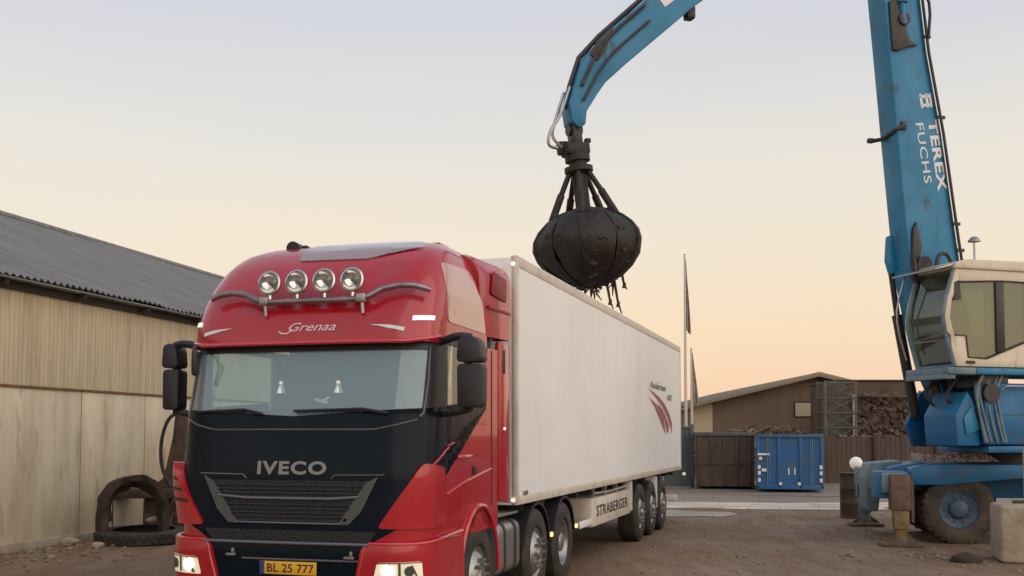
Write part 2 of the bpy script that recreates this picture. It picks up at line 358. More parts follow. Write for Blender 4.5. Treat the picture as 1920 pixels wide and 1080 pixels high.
# loose clods and pebbles: nobody could count them
m = MB(); rnd = random.Random(3)
def clod(m, x, y, r, z=0):
    n0 = len(m.bm.verts)
    bmesh.ops.create_icosphere(m.bm, subdivisions=1, radius=r, matrix=Matrix.Translation((x, y, z+r*.25)) @ Matrix.Rotation(rnd.uniform(0, 6), 4, 'Z') @ Matrix.Diagonal((rnd.uniform(.7, 1.5), rnd.uniform(.7, 1.3), rnd.uniform(.4, .8), 1)))
    m.bm.verts.ensure_lookup_table()
    for v in m.bm.verts[n0:]: v.co += Vector((rnd.uniform(-1, 1), rnd.uniform(-1, 1), rnd.uniform(-1, 1)))*r*.22
for _ in range(900):
    y = rnd.uniform(13, 34); x = rnd.uniform(.12, .50)*y
    clod(m, x, y, rnd.choice([.012, .016, .02, .028])*rnd.uniform(.7, 1.5))
for _ in range(420):
    y = rnd.uniform(15, 24); x = -8.44+(y-17.95)*.227+abs(rnd.gauss(.2, 1.1))
    clod(m, x, y, rnd.choice([.02, .03, .045])*rnd.uniform(.7, 1.5))
for cx, cy in ((5.5, 17.6), (6.4, 17.2), (7.0, 16.6), (3.4, 17.4), (6.8, 17.9)):
    for _ in range(9): clod(m, cx+rnd.gauss(0, .22), cy+rnd.gauss(0, .25), rnd.uniform(.02, .055))
tag(m.build('gravel', STONE, ang=10), 'scattered clods and pebbles on the packed brown earth', 'gravel', kind='stuff')

# ------------------------------------------------------------------ tractor unit: cab surfaces (s runs round the plan curve, z is height)
_pl = [(0, 0), (.3, .003), (.6, .012), (.85, .03), (1.0, .055), (1.1, .095), (1.18, .165), (1.225, .26), (1.245, .38), (1.25, .55), (1.25, .72), (1.25, .9), (1.25, 3.4)]
def _dense():
    p = np.array(_pl); q = np.vstack([[-.3, .003], p, p[-1]+[0, .3]]); o = []
    for i in range(1, len(q)-2):
        a, b, c, d = q[i-1], q[i], q[i+1], q[i+2]; n = 12 if i < len(q)-3 else 1
        for k in range(n):
            t = k/n; o.append(.5*((2*b)+(-a+c)*t+(2*a-5*b+4*c-d)*t*t+(-a+3*b-3*c+d)*t**3))
    o.append(p[-1]); return np.array(o)
PD = _dense(); PS = np.concatenate([[0], np.cumsum(np.linalg.norm(np.diff(PD, axis=0), axis=1))])
def plan(s):
    a = abs(s); return math.copysign(float(np.interp(a, PS, PD[:, 0])), s), float(np.interp(a, PS, PD[:, 1]))
def cab(s, z):
    x, dy = plan(s); yc = float(np.interp(z, [.3, .5, .9, 1.0, 1.6, 2.1, 2.85], [.10, .05, .03, .03, .03, .10, .30]))
    return Vector((x, dy+yc*min(1, max(0, 1-(dy-.3)/1.2)), z))
def bumper(s, z):
    x, dy = plan(s); yc = float(np.interp(z, [.3, .5, .9, 1.0], [.06, .0, -.03, -.02])); return Vector((x*1.014, dy+yc, z))
def roof(s, z):
    x, dy = plan(s)
    yc = float(np.interp(z, [2.75, 2.85, 3.0, 3.2, 3.4, 3.6, 3.75, 3.85, 3.9, 3.93], [.18, .18, .21, .32, .46, .64, .85, 1.10, 1.32, 1.6]))
    ww = float(np.interp(z, [2.75, 3.3, 3.5, 3.65, 3.75, 3.85, 3.93], [1, .985, .955, .922, .885, .80, .68]))
    return Vector((x*ww, dy+yc*min(1, max(0, 1-(dy-.5)/1.6)), z))
def nrm(fn, s, z):
    e = .012; n = (fn(s+e, z)-fn(s-e, z)).cross(fn(s, z+e)-fn(s, z-e)); n.normalize(); return n
def s_at(y, z, fn=None):
    """s on the right-hand flank where the surface reaches depth y"""
    lo, hi = 1.0, 4.2
    for _ in range(40):
        mid = (lo+hi)/2
        if (fn or cab)(mid, z)[1] < y: lo = mid
        else: hi = mid
    return lo
def mir(poly): return [(-s, z) for s, z in poly][::-1]
def rnd_poly(poly, r, n=4):
    o = []; N = len(poly)
    for i in range(N):
        p, a, b = Vector(poly[i]), Vector(poly[i-1]), Vector(poly[(i+1) % N])
        d1 = (a-p); d2 = (b-p); t = min(r, d1.length*.45, d2.length*.45)
        p1 = p+d1.normalized()*t; p2 = p+d2.normalized()*t
        for k in range(n+1):
            u = k/n; o.append(tuple(p1*(1-u)**2+p*2*u*(1-u)+p2*u*u))
    return o
def patch(mb, fn, poly, off=.0, thick=.02, step=.06):
    """a panel cut to a polygon in (s, z), laid on a cab surface with its own thickness"""
    bm = bmesh.new(); f = bm.faces.new([bm.verts.new((s, z, 0)) for s, z in poly])
    if f.normal.z < 0 or sum(a[0]*b[1]-b[0]*a[1] for a, b in zip(poly, poly[1:]+poly[:1])) < 0: f.normal_flip()
    bmesh.ops.triangulate(bm, faces=bm.faces[:], ngon_method='EAR_CLIP')
    for ax in (0, 1):
        lo = min(p[ax] for p in poly); hi = max(p[ax] for p in poly); k = lo+step
        while k < hi:
            co = (k, 0, 0) if ax == 0 else (0, k, 0); no = (1, 0, 0) if ax == 0 else (0, 1, 0)
            bmesh.ops.bisect_plane(bm, geom=bm.verts[:]+bm.edges[:]+bm.faces[:], plane_co=co, plane_no=no, dist=1e-6); k += step
    bmesh.ops.remove_doubles(bm, verts=bm.verts[:], dist=1e-5)
    nn = {}
    for v in bm.verts:
        s, z = v.co.x, v.co.y; n = nrm(fn, s, z); o = off(s, z) if callable(off) else off
        v.co = fn(s, z)+n*o; nn[v] = n
    if thick:
        bd = [e for e in bm.edges if len(e.link_faces) == 1]
        src = {}
        r = bmesh.ops.extrude_edge_only(bm, edges=bd)
        newv = [g for g in r['geom'] if isinstance(g, bmesh.types.BMVert)]
        for v in newv:
            for e in v.link_edges:
                o = e.other_vert(v)
                if o in nn: v.co = v.co-nn[o]*thick; break
    bmesh.ops.recalc_face_normals(bm, faces=bm.faces[:])
    # keep the panel facing outwards
    big = max(bm.faces, key=lambda q: q.calc_area()); c = big.calc_center_median()
    if big.normal.dot(Vector((c.x, c.y-1.4, 0))) < 0: bmesh.ops.reverse_faces(bm, faces=bm.faces[:])
    me = bpy.data.meshes.new('tmp'); bm.to_mesh(me); bm.free(); mb.bm.from_mesh(me); bpy.data.meshes.remove(me); return mb
def on(fn, s, z, off=0): return fn(s, z)+nrm(fn, s, z)*off
def line_on(fn, pts, off, k=6):
    o = []
    for (s0, z0), (s1, z1) in zip(pts[:-1], pts[1:]):
        for i in range(k): o.append(on(fn, s0+(s1-s0)*i/k, z0+(z1-z0)*i/k, off))
    o.append(on(fn, *pts[-1], off)); return o
def text_on(mb, fn, t, s0, s1, z0, z1, boff=0, shear=0, lift=.014, space=1):
    vs, fs = text_geo(t, boff, shear, space)
    return mb.geo(vs, fs, lambda u, v: on(fn, s0+(u+.5)*(s1-s0), z0+(v+.5)*(z1-z0), lift))

TRZ = R(-16.7)
truck = thing('semi_truck', 'red cab of the articulated lorry with round roof lamps and black grille panel', 'truck', (-2.023, 9.738, 0), TRZ)
# body shell, left and right doors and front, with the wheel arch cut out
AX1, AX2, AX3 = 1.72, 3.95, 5.3
def arch(n=14, r=.60, zc=.52):
    return [(AX1-r*math.cos(math.pi*k/n), zc+r*1.18*math.sin(math.pi*k/n)) for k in range(n+1)]
lowy = [(y, z) for y, z in arch() if z > .98]
def SY(y, z): return s_at(y, z)
right_low = [(SY(y, z), z) for y, z in lowy]
yA, yB = .72, 1.92      # side window front and rear edges
poly = [(0, .98)]+[(.6, .98), (1.2, .98)]+[(SY(lowy[0][0], .98), .98)]+right_low+[(SY(lowy[-1][0], .98), .98), (SY(2.34, .98), .98), (SY(2.34, 2.07), 2.07), (SY(1.3, 2.07), 2.07), (1.25, 2.07), (0, 2.07)]
m = MB(); patch(m, cab, poly, 0, .03); patch(m, cab, mir(poly), 0, .03)
for sg in (0, 1):
    for P in ([(1.245, 2.07), (SY(yA, 2.07), 2.07), (SY(yA, 2.86), 2.86), (1.24, 2.86)],
              [(SY(yB, 2.07), 2.07), (SY(2.34, 2.07), 2.07), (SY(2.34, 2.86), 2.86), (SY(yB, 2.86), 2.86)]):
        patch(m, cab, mir(P) if sg else P, 0, .03)
body = m.build('body', RED, truck)
# door outline and pressed swage lines on both flanks
for sg in (1, -1):
    m = MB()
    m.tube(line_on(cab, [(sg*SY(.72, 1.98), 1.98), (sg*SY(.72, 1.15), 1.15)], .002), .006, 5)
    m.build('door_seam', CHASSIS, truck); m = MB()
    m.tube(line_on(cab, [(sg*SY(2.12, 2.84), 2.84), (sg*SY(2.12, 1.22), 1.22)], .002), .006, 5)
    m.build('door_seam', CHASSIS, truck)
    m = MB(); m.tube(line_on(cab, [(sg*SY(.75, 1.40), 1.40), (sg*SY(1.3, 1.50), 1.50), (sg*SY(2.1, 1.60), 1.60)], .0), .012, 6)
    m.build('door_swage', REDTRIM, truck)
    m = MB(); p = on(cab, sg*SY(1.0, 1.74), 1.74, .02); m.box(p+Vector((0, .22, 0)), (.03, .42, .035), .012); m.build('door_handle', REDTRIM, truck)
    m = MB(); m.box(on(cab, sg*SY(1.55, 1.60), 1.60, .008), (.02, .10, .09), .01); m.build('lock_recess', BLACK, truck)
# pillars and black front panel
m = MB()
P = rnd_poly([(0, 1.0), (.80, 1.0), (1.04, 1.28), (1.22, 1.60), (SY(.88, 1.87), 1.87), (SY(1.25, 2.04), 2.04), (SY(1.9, 2.22), 2.22), (SY(1.9, 2.30), 2.30), (SY(.84, 2.12), 2.12), (1.25, 2.12), (0, 2.12)], .0001, 1)
for Q in (P, mir(P)): patch(m, cab, Q, .012, .014)
m.build('front_panel', NAVY, truck)
for sg in (0, 1):
    m = MB()
    Q = [(1.235, 2.125), (SY(yA+.03, 2.125), 2.125), (SY(yA+.03, 2.84), 2.84), (1.225, 2.84)]; patch(m, cab, mir(Q) if sg else Q, .010, .012)
    Q = [(SY(yA+.03, 2.80), 2.80), (SY(yB+.03, 2.80), 2.80), (SY(yB+.03, 2.86), 2.86), (SY(yA+.03, 2.86), 2.86)]; patch(m, cab, mir(Q) if sg else Q, .010, .012)
    m.build('window_pillar', BLACK, truck)
m = MB(); patch(m, cab, [(-1.23, 2.725), (1.23, 2.725), (1.23, 2.85), (-1.23, 2.85)], .004, .01); m.build('windscreen_top_band', BLACK, truck)
m = MB(); Q = rnd_poly([(-1.225, 2.115), (1.225, 2.115), (1.245, 2.45), (1.22, 2.83), (-1.22, 2.83), (-1.245, 2.45)], .09, 5); patch(m, cab, Q, -.004, 0); ws = m.build('windscreen', WGLASS, truck)
m = MB()
m.tube(line_on(cab, [(1.20, 2.115), (1.236, 2.15), (1.252, 2.45), (1.235, 2.76)], .014), .009, 5); m.build('windscreen_seal', GREYTRIM, truck); m = MB(); m.tube(line_on(cab, [(-1.20, 2.115), (-1.236, 2.15), (-1.252, 2.45), (-1.235, 2.76)], .014), .009, 5)
m.build('windscreen_seal', GREYTRIM, truck)
for sg in (0, 1):
    Q = rnd_poly([(SY(yA+.02, 2.05), 2.05), (SY(1.3, 2.05), 2.05), (SY(yB, 2.24), 2.24), (SY(yB, 2.82), 2.82), (SY(yA+.02, 2.82), 2.82)], .05, 3)
    m = MB(); patch(m, cab, mir(Q) if sg else Q, -.006, 0); m.build('side_window', SGLASS, truck)
    Q = [(SY(1.3, 2.06), 2.06), (SY(yB, 2.06), 2.06), (SY(yB, 2.24), 2.24)]
    m = MB(); patch(m, cab, mir(Q) if sg else Q, 0, .03); m.build('door_top', RED, truck)
# cab interior seen through the glass
m = MB(); m.span((-1.19, .46, .9), (1.19, .95, 2.13), .06); m.build('dashboard', CABIN, truck)
m = MB(); m.span((-1.2, 2.25, .95), (1.2, 2.31, 3.6)); m.build('rear_lining', CABWALL, truck)
m = MB(); m.span((-1.2, .9, .92), (1.2, 2.24, .98)); m.build('cab_floor', CABIN, truck)
m = MB(); m.span((-1.1, .75, 3.0), (1.1, 2.24, 3.06)); m.span((-1.1, .60, 2.86), (1.1, .64, 3.02)); m.build('headliner', CABWALL, truck)
for x in (-.62, .62):
    m = MB(); m.box((x, 1.45, 1.5), (.52, .52, .16), .06); m.box((x, 1.74, 1.95), (.5, .16, .82), .07, rx=R(-8)); m.box((x, 1.80, 2.45), (.28, .10, .22), .05); m.build('seat', SEAT, truck)
m = MB(); m.lathe([(.235, 0), (.255, .018), (.235, .036), (.215, .018)], Matrix.Translation((.62, 1.02, 2.03)) @ Matrix.Rotation(R(-38), 4, 'X'), 28, close=True); m.build('steering_wheel', BLACK, truck)
m = MB()
for k in range(5): m.cyl((1.205-.012*(k % 2), .90+.02*k, 2.08), (1.205-.012*(k % 2), .90+.02*k, 2.80), .015, n=8)
m.build('window_glint', WINGLINT, truck)  # cream rods added to paint a yellowish reflection in the side window
# two plain white ornaments behind the glass and a folded paper on the dash
for s in (-.18, .40):
    m = MB(); c = cab(s, 2.39)+Vector((0, .03, 0)); m.cyl(c+Vector((0, 0, -.055)), c+Vector((0, 0, .02)), .048, .020, 14); bmesh.ops.create_uvsphere(m.bm, u_segments=12, v_segments=8, radius=.026, matrix=Matrix.Translation(c+Vector((0, 0, .035)))); m.build('dash_ornament', PAPER, truck)
m = MB(); c = cab(.24, 2.26)+Vector((0, .05, 0)); m.box(c, (.14, .05, .025), .008, ry=R(14)); m.box(c+Vector((.04, .02, .02)), (.07, .04, .02), .006, ry=R(-30)); m.build('folded_paper', PAPER, truck)
# wipers
for s0, s1 in ((-.30, -1.02), (.93, .02)):
    m = MB(); m.tube(line_on(cab, [(s0, 2.135), (s0*.72+s1*.28, 2.175), (s1, 2.16)], .035), [.016]*7+[.013]*6, 6)
    m.tube(line_on(cab, [(s0*.75+s1*.25, 2.16), (s1*1.02, 2.165)], .02), .012, 5); m.build('wiper', BLACK, truck)
# front flap seams with their grey highlight painted on, grille, chrome blades
m = MB(); m.tube(line_on(cab, [(-1.16, 2.10), (-1.0, 2.04), (-.80, 2.0), (.80, 2.0), (1.0, 2.04), (1.18, 2.09)], .012), .007, 6)
m.tube(line_on(cab, [(-.92, 1.60), (-.46, 1.595), (-.42, 1.56)], .012), .006, 5); m.tube(line_on(cab, [(.92, 1.60), (.46, 1.595), (.42, 1.56)], .012), .006, 5)
m.build('flap_seam_highlight', GREYTRIM, truck)
m = MB(); patch(m, cab, [(-.56, 1.17), (.56, 1.17), (.80, 1.545), (-.80, 1.545)], .014, .004); m.build('grille', GRILLE, truck)
m = MB()
for k in range(9):
    z = 1.50-.036*k+(-.03 if k > 3 else 0); hw = .56+(z-1.17)*.62
    m.tube(line_on(cab, [(-hw, z), (hw, z)], .018, 12), .007, 5)
m.build('grille_slat', BLACK, truck)
for z, hw, r_, sag in ((1.385, .70, .013, .02), (1.165, .52, .009, 0)):
    m = MB(); m.tube(line_on(cab, [(-hw, z+sag), (-hw*.6, z), (hw*.6, z), (hw, z+sag)], .028, 6), r_, 8); m.build('grille_bar', GREYTRIM, truck)
for sg in (0, 1):
    Q = [(.50, 1.155), (.585, 1.165), (.70, 1.34), (.80, 1.50), (.875, 1.575), (.84, 1.42), (.68, 1.22)]
    Q = [(.87, 1.585), (.76, 1.53), (.56, 1.21), (.49, 1.155), (.60, 1.16), (.72, 1.28)]
    m = MB(); patch(m, cab, mir(Q) if sg else Q, .026, .03); m.build('grille_blade', BLADE, truck)
m = MB(); text_on(m, cab, 'IVECO', -.31, .38, 1.595, 1.715, .035, 0, .020, 1.12); m.build('lettering', SILVER, truck)
# corner air deflectors with slits
for sg in (0, 1):
    gain = 1 if sg else .25
    fo = lambda s, z, gain=gain: .018+.017*gain+gain*.10*min(1, max(0, (abs(s)-.95)/.4))*min(1, max(.3, (z-1.0)/.5))
    Q = rnd_poly([(.86, 1.13), (1.72, 1.12), (1.62, 1.66), (1.25, 1.70)], .05, 3)
    m = MB(); patch(m, cab, mir(Q) if sg else Q, fo, .14); d = m.build('corner_deflector', RED, truck)
    for k in range(3 if sg else 0):
        z = 1.56-.10*k; a = 1.14-.06*k; Q = [(a, z-.03), (1.27, z-.015), (1.27, z+.012), (a+.03, z)]
        m = MB(); patch(m, cab, mir(Q) if sg else Q, lambda s, z: fo(s, z)+.004, .006, .03); m.build('slit', BLACK, d)
# bumper
m = MB(); Q = [(-.74, .34), (.74, .34), (.78, .985), (-.78, .985)]; patch(m, bumper, Q, .0, .05); m.build('bumper_centre', NAVY, truck)
for sg in (0, 1):
    Q = rnd_poly([(.60, .34), (SY(1.10, .5), .34), (SY(1.16, .6), .60), (SY(1.14, .98), 1.0), (.77, 1.0), (.73, .94)], .02, 2)
    m = MB(); patch(m, bumper, mir(Q) if sg else Q, .03, .07); bc = m.build('bumper_corner', RED, truck)
    m = MB(); pts = [(.80, 1.0), (1.2, 1.0), (1.5, 1.01), (SY(1.12, .98), 1.04)]
    m.tube(line_on(bumper, mir(pts) if sg else pts, .02), .016, 8); m.tube(line_on(bumper, mir([(.61, .36), (.76, .94), (.80, 1.0)]) if sg else [(.61, .36), (.76, .94), (.80, 1.0)], .028), .010, 6)
    m.build('edge_trim', REDTRIM, bc)
    Q = rnd_poly([(.84, .685), (1.26, .69), (1.25, .85), (.88, .845)], .02, 2); Q = mir(Q) if sg else Q
    m = MB(); patch(m, bumper, Q, .036, .01); h = m.build('headlight', LAMPON, truck)
    for k, ss in enumerate((.97, 1.14)):
        m = MB(); c = on(bumper, -ss if sg else ss, .77, .036); n_ = nrm(bumper, -ss if sg else ss, .77); m.cyl(c, c+n_*.012, .055 if k == 0 else .045, n=20); m.build('bulb_reflector', LAMPHOT if k == 0 else LENSDARK, h)
    for q in ([(.90, .70), (.93, .70), (1.00, .83), (.97, .83)], [(1.055, .70), (1.075, .70), (1.075, .84), (1.055, .84)], [(1.19, .73), (1.21, .72), (1.17, .82), (1.15, .82)], [(.86, .835), (1.25, .84), (1.25, .848), (.86, .845)]):
        m = MB(); patch(m, bumper, mir(q) if sg else q, .044, .006); m.build('divider', LAMPRIM, h)
for sg in (0, 1):
    pts = [(SY(.90, 1.88), 1.88), (SY(.7, 1.82), 1.82), (1.24, 1.61), (1.13, 1.45)]
    m = MB(); m.tube(line_on(cab, mir(pts) if sg else pts, .020), .011, 6); m.build('panel_edge_highlight', REDTRIM, truck)  # lighter red tube paints the highlight along the black panel's edge
m = MB(); m.tube(line_on(bumper, [(-.80, .99), (.80, .99)], .028, 16), .014, 8); m.build('bumper_strip', GREYTRIM, truck)
m = MB(); patch(m, cab, [(-.78, 1.0), (.78, 1.0), (.86, 1.10), (-.86, 1.10)], .016, .004); m.build('lower_grille', GRILLE, truck)
m = MB(); m.tube(line_on(bumper, [(-.42, .845), (.72, .845)], .006, 12), .009, 6); m.build('plate_rail', GREYTRIM, truck)
for s in (-.53, .62):
    m = MB(); c = on(bumper, s, .875, .012); m.box(c, (.10, .03, .025), .008); m.box(c+Vector((.02, 0, .03)), (.03, .03, .06), .01); m.build('washer_nozzle', SILVER, truck)
def bump_flat(s, z, lift): return bumper(s, z)+Vector((0, -lift, 0))
m = MB(); m.span((-.235, bumper(0, .77).y-.030, .712), (.325, bumper(0, .77).y-.018, .828), .004); pl = m.build('number_plate', PLATE, truck)
yy = bumper(0, .77).y-.030
m = MB(); m.span((-.233, yy-.003, .714), (-.188, yy+.004, .826)); m.build('plate_band', PLATEBLUE, pl)
m = MB(); m.text('BL 25 777', (.072, yy, .77), (1, 0, 0), (0, 0, 1), .46, .075, .012, 0, 1.05, .003); m.build('plate_number', INK, pl)
# high roof
sm = s_at(1.98, 3.0, roof); ss = [sm*(-1+2*k/96) for k in range(97)]
zz = [2.80, 2.84, 2.9, 3.0, 3.1, 3.2, 3.3, 3.4, 3.5, 3.58, 3.65, 3.71, 3.76, 3.80, 3.835, 3.865, 3.89, 3.91, 3.93]
m = MB(); rs = []
for z in zz:
    row = []
    for s in ss:
        p = roof(s, z); p.y = min(p.y, 1.98) if z < 3.9 else min(p.y, 2.0); row.append(m.bm.verts.new(p))
    rs.append(row)
for a, b in zip(rs[:-1], rs[1:]):
    for i in range(96): m.bm.faces.new((a[i], a[i+1], b[i+1], b[i]))
m.bm.faces.new(rs[-1]); lip = [m.bm.verts.new(v.co+Vector((0, .10, .012))) for v in rs[0]]
for i in range(96): m.bm.faces.new((rs[0][i+1], rs[0][i], lip[i], lip[i+1]))
rf = m.build('roof', RED, truck, 50)
m = MB(); Q = rnd_poly([(-1.1, 2.775), (1.1, 2.775), (1.25, 2.86), (-1.25, 2.86)], .04, 3)
m.tube(line_on(roof, [(-1.45, 2.86), (-1.2, 2.82), (-1.05, 2.80), (1.05, 2.80), (1.2, 2.82), (1.45, 2.86)], .0, 8), .022, 8); m.build('visor_edge', REDTRIM, rf)
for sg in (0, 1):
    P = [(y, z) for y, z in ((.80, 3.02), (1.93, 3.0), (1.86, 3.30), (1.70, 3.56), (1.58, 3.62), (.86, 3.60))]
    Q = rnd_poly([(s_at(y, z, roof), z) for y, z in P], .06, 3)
    m = MB(); patch(m, roof, mir(Q) if sg else Q, .008, .01); m.build('roof_side_sheen', SALMON, rf)
m = MB(); text_on(m, roof, 'Grenaa', -.10, .38, 2.905, 2.985, .004, .45, .006); 
pts = [(-.20, 2.905), (-.17, 2.885), (-.11, 2.885), (-.06, 2.92)]; m.tube(line_on(roof, pts, .005), .008, 6)
m.build('name_script', SCRIPT, rf)
for sg in (0, 1):
    m = MB(); Q = [(1.10, 2.985), (1.335, 3.0), (1.335, 3.042), (1.10, 3.025)]; patch(m, roof, mir(Q) if sg else Q, .012, .014); m.build('marker_light', MARKER, rf)
    m = MB(); Q = [(.70, 2.955), (.86, 2.93), (1.03, 2.885), (1.02, 2.905), (1.04, 2.92), (.90, 2.945)]; patch(m, roof, mir(Q) if sg else Q, .005, .004, .03)
    m.build('swoosh', WHITE, rf)
# light bar with four round lamps
bp = [(-.98, 3.20), (-.90, 3.235), (-.76, 3.25), (-.60, 3.225), (-.44, 3.165), (-.32, 3.145), (.56, 3.145), (.67, 3.165), (.80, 3.235), (.94, 3.265), (1.06, 3.265), (1.19, 3.235)]
m = MB(); m.tube(line_on(roof, bp, .09, 4), .030, 10, 1); lb = m.build('light_bar', PINKCHROME, truck)
for s in (-.37, .62):
    m = MB(); a = on(roof, s, 3.155, .09); m.box(a, (.09, .08, .08), .012); m.tube([a, on(roof, s+.01, 3.05, .02)], .016, 8); m.build('bar_bracket', SATIN, lb)
for s in (-.315, -.03, .25, .53):
    c = roof(s, 3.17)+nrm(roof, s, 3.17)*.09+Vector((0, -.01, .152)); d = Vector((0, -1, .10)).normalized(); Mx = Matrix.Translation(c) @ d.to_track_quat('Z', 'Y').to_matrix().to_4x4()
    m = MB(); m.lathe([(.0, -.10), (.05, -.095), (.085, -.06), (.112, -.01), (.116, .02), (.100, .025), (.098, .01)], Mx, 28); m.cyl(c-Vector((0, 0, .11)), c-Vector((0, 0, .18)), .018); sh = m.build('spot_lamp', CHROME, truck)
    m = MB(); m.lathe([(.0, -.045), (.03, -.042), (.06, -.03), (.085, -.008), (.097, .018)], Mx, 28); m.build('reflector', LENS, sh)
    m = MB(); m.lathe([(0, .018), (.016, .018), (.02, .0), (.02, -.04)], Mx, 14); m.build('bulb_cap', LENSDARK, sh)
# pinkish patch painting the sky's reflection on the roof front, horn
m = MB(); patch(m, roof, rnd_poly([(-.30, 3.64), (.52, 3.63), (.80, 3.73), (1.10, 3.76), (1.05, 3.895), (-.38, 3.90)], .05, 3), .012, .02, .04); m.build('roof_front_sheen', ROOFSHEEN, rf)
m = MB(); c = Vector((-.60, 1.30, 3.84)); m.cyl(c-Vector((0, 0, .06)), c+Vector((0, 0, .02)), .05); m.tube([c+Vector((-.02, .22, .04)), c+Vector((0, .1, .05)), c+Vector((.0, -.12, .03))], [.03, .045, .075], 12); m.tube([c+Vector((.10, .2, .03)), c+Vector((.11, -.05, .02))], [.025, .05], 10); m.build('air_horn', BLACK, rf)
# flank fairings between cab and trailer
for sg in (1, -1):
    m = MB(); m.prism([(2.36, 1.24), (2.76, 1.20), (2.76, 2.96), (2.36, 2.96)], 'x', sg*1.205, sg*1.268, .02); sf = m.build('side_fairing', RED, truck)
    m = MB(); m.box((sg*1.268, 2.5, 2.75), (.012, .09, .26), .004); m.build('fairing_slot', CHASSIS, sf)
    m = MB(); m.box((sg*1.272, 2.52, 2.02), (.02, .05, .03), .006); m.build('side_marker', MARKER, sf)
sec = [(1.262, 2.98)]+[(1.262-.24+.24*math.cos(a), 3.60+.24*math.sin(a)) for a in [k*math.pi/16 for k in range(9)]]
sec = sec+[(-x, z) for x, z in sec[::-1]]
m = MB(); V0 = [m.bm.verts.new((x, 1.88+max(0, z-3.3)*-.25, z)) for x, z in sec]; V1 = [m.bm.verts.new((x*.985, 1.96+max(0, z-3.3)*-.25, z)) for x, z in sec]; V2 = [m.bm.verts.new((x, 2.76, z+.02)) for x, z in sec]
V0 = [m.bm.verts.new((v.co.x*.97, v.co.y-.03, v.co.z-.02)) for v in V0]
for A_, B_ in ((V0, V1), (V1, V2)):
    for i in range(len(sec)-1): m.bm.faces.new((A_[i], A_[i+1], B_[i+1], B_[i]))
m.bm.faces.new(V2[::-1]); m.bm.faces.new(V0); bmesh.ops.delete(m.bm, geom=[v for v in m.bm.verts if not v.link_faces], context='VERTS'); bmesh.ops.recalc_face_normals(m.bm, faces=m.bm.faces[:])
rfa = m.build('roof_fairing', RED, truck)
m = MB(); m.prism(rnd_poly([(2.06, 3.44), (2.60, 3.40), (2.62, 3.66), (2.12, 3.70)], .05, 3), 'x', 1.258, 1.268, .003); m.prism([(1.98, 3.28), (2.76, 3.28), (2.76, 3.31), (1.98, 3.31)], 'x', 1.255, 1.266); m.build('fairing_recess_shade', pm('recess_shade_red', (.22, .008, .016), .5), rfa)  # darker red plate paints the shade of a recess
m = MB(); m.prism([(1.45, 3.84), (1.90, 3.88), (1.90, 3.935), (1.6, 3.935)], 'x', -.86, .86, .02); m.build('roof_spoiler', RED, rf)
# mirrors
for sg in (1, -1):
    cx, cy = sg*1.56, .56; q_ = 1 if sg > 0 else .74
    m = MB(); m.prism(rnd_poly([(cx-.115*q_, 2.20), (cx+.115*q_, 2.20), (cx+.12*q_, 2.598), (cx-.12*q_, 2.598)], .04, 3), 'y', cy-.07, cy+.10, .03); mm = m.build('mirror', BLACK, truck)
    m = MB(); m.prism(rnd_poly([(cx-.12*q_, 2.612), (cx+.125*q_, 2.612), (cx+.10*q_, 2.80), (cx+.02, 2.86), (cx-.10*q_, 2.84)], .05, 3), 'y', cy-.09, cy+.10, .03); m.build('wide_mirror', BLACK, mm)
    m = MB(); m.tube([(cx, cy, 2.84), (cx-sg*.12, cy-.02, 2.86), (sg*1.27, .60, 2.82), (sg*1.2, .62, 2.80)], .038, 8, 1); m.build('mirror_arm', BLACK, mm)
    m = MB(); m.tube([(cx, cy, 2.19), (cx-sg*.12, cy+.03, 2.16), (sg*1.24, .62, 2.14)], .028, 8, 1); m.build('mirror_arm', BLACK, mm)
    m = MB(); m.box((cx-sg*.03, cy, 2.6), (.05, .08, .09)); m.build('mirror_joint', BLACK, mm)
    m = MB(); m.box((cx, cy+.103, 2.39), (.2*q_, .006, .32)); m.build('mirror_glass', LENS, mm)
m = MB(); p = on(cab, -1.13, 2.80, .02); m.tube([p, p+Vector((.03, -.18, -.02)), p+Vector((.08, -.26, -.08))], .022, 8, 1); m.box(p+Vector((.10, -.27, -.18)), (.07, .07, .24), .03); m.build('ramp_mirror', BLACK, truck)
# chassis and running gear
m = MB(); m.span((-.45, .6, .62), (-.36, 6.1, .98)); m.span((.36, .6, .62), (.45, 6.1, .98)); m.span((-.45, .3, .45), (.45, 1.0, .95), .03); m.span((-.9, 2.4, .98), (.9, 2.9, 1.16)); m.span((-.6, 4.0, .98), (.6, 5.4, 1.14), .03)
m.cyl((-.9, AX1, .52), (.9, AX1, .52), .08); m.cyl((-.9, AX2, .52), (.9, AX2, .52), .08); m.cyl((-.9, AX3, .52), (.9, AX3, .52), .10)
m.span((-1.2, 2.36, .95), (1.2, 2.42, 1.2)); m.build('chassis', CHASSIS, truck)
def tyre_prof(Rr, wd): return [(Rr*.56, wd*.42), (Rr*.62, wd*.5), (Rr*.84, wd*.5), (Rr*.95, wd*.46), (Rr, wd*.38), (Rr, wd*.2), (Rr*.985, wd*.19), (Rr*.985, wd*.15), (Rr, wd*.14), (Rr, -wd*.14), (Rr*.985, -wd*.15), (Rr*.985, -wd*.19), (Rr, -wd*.2), (Rr, -wd*.38), (Rr*.95, -wd*.46), (Rr*.84, -wd*.5), (Rr*.62, -wd*.5), (Rr*.56, -wd*.42)]
MX = Matrix.Rotation(R(90), 4, 'Y')
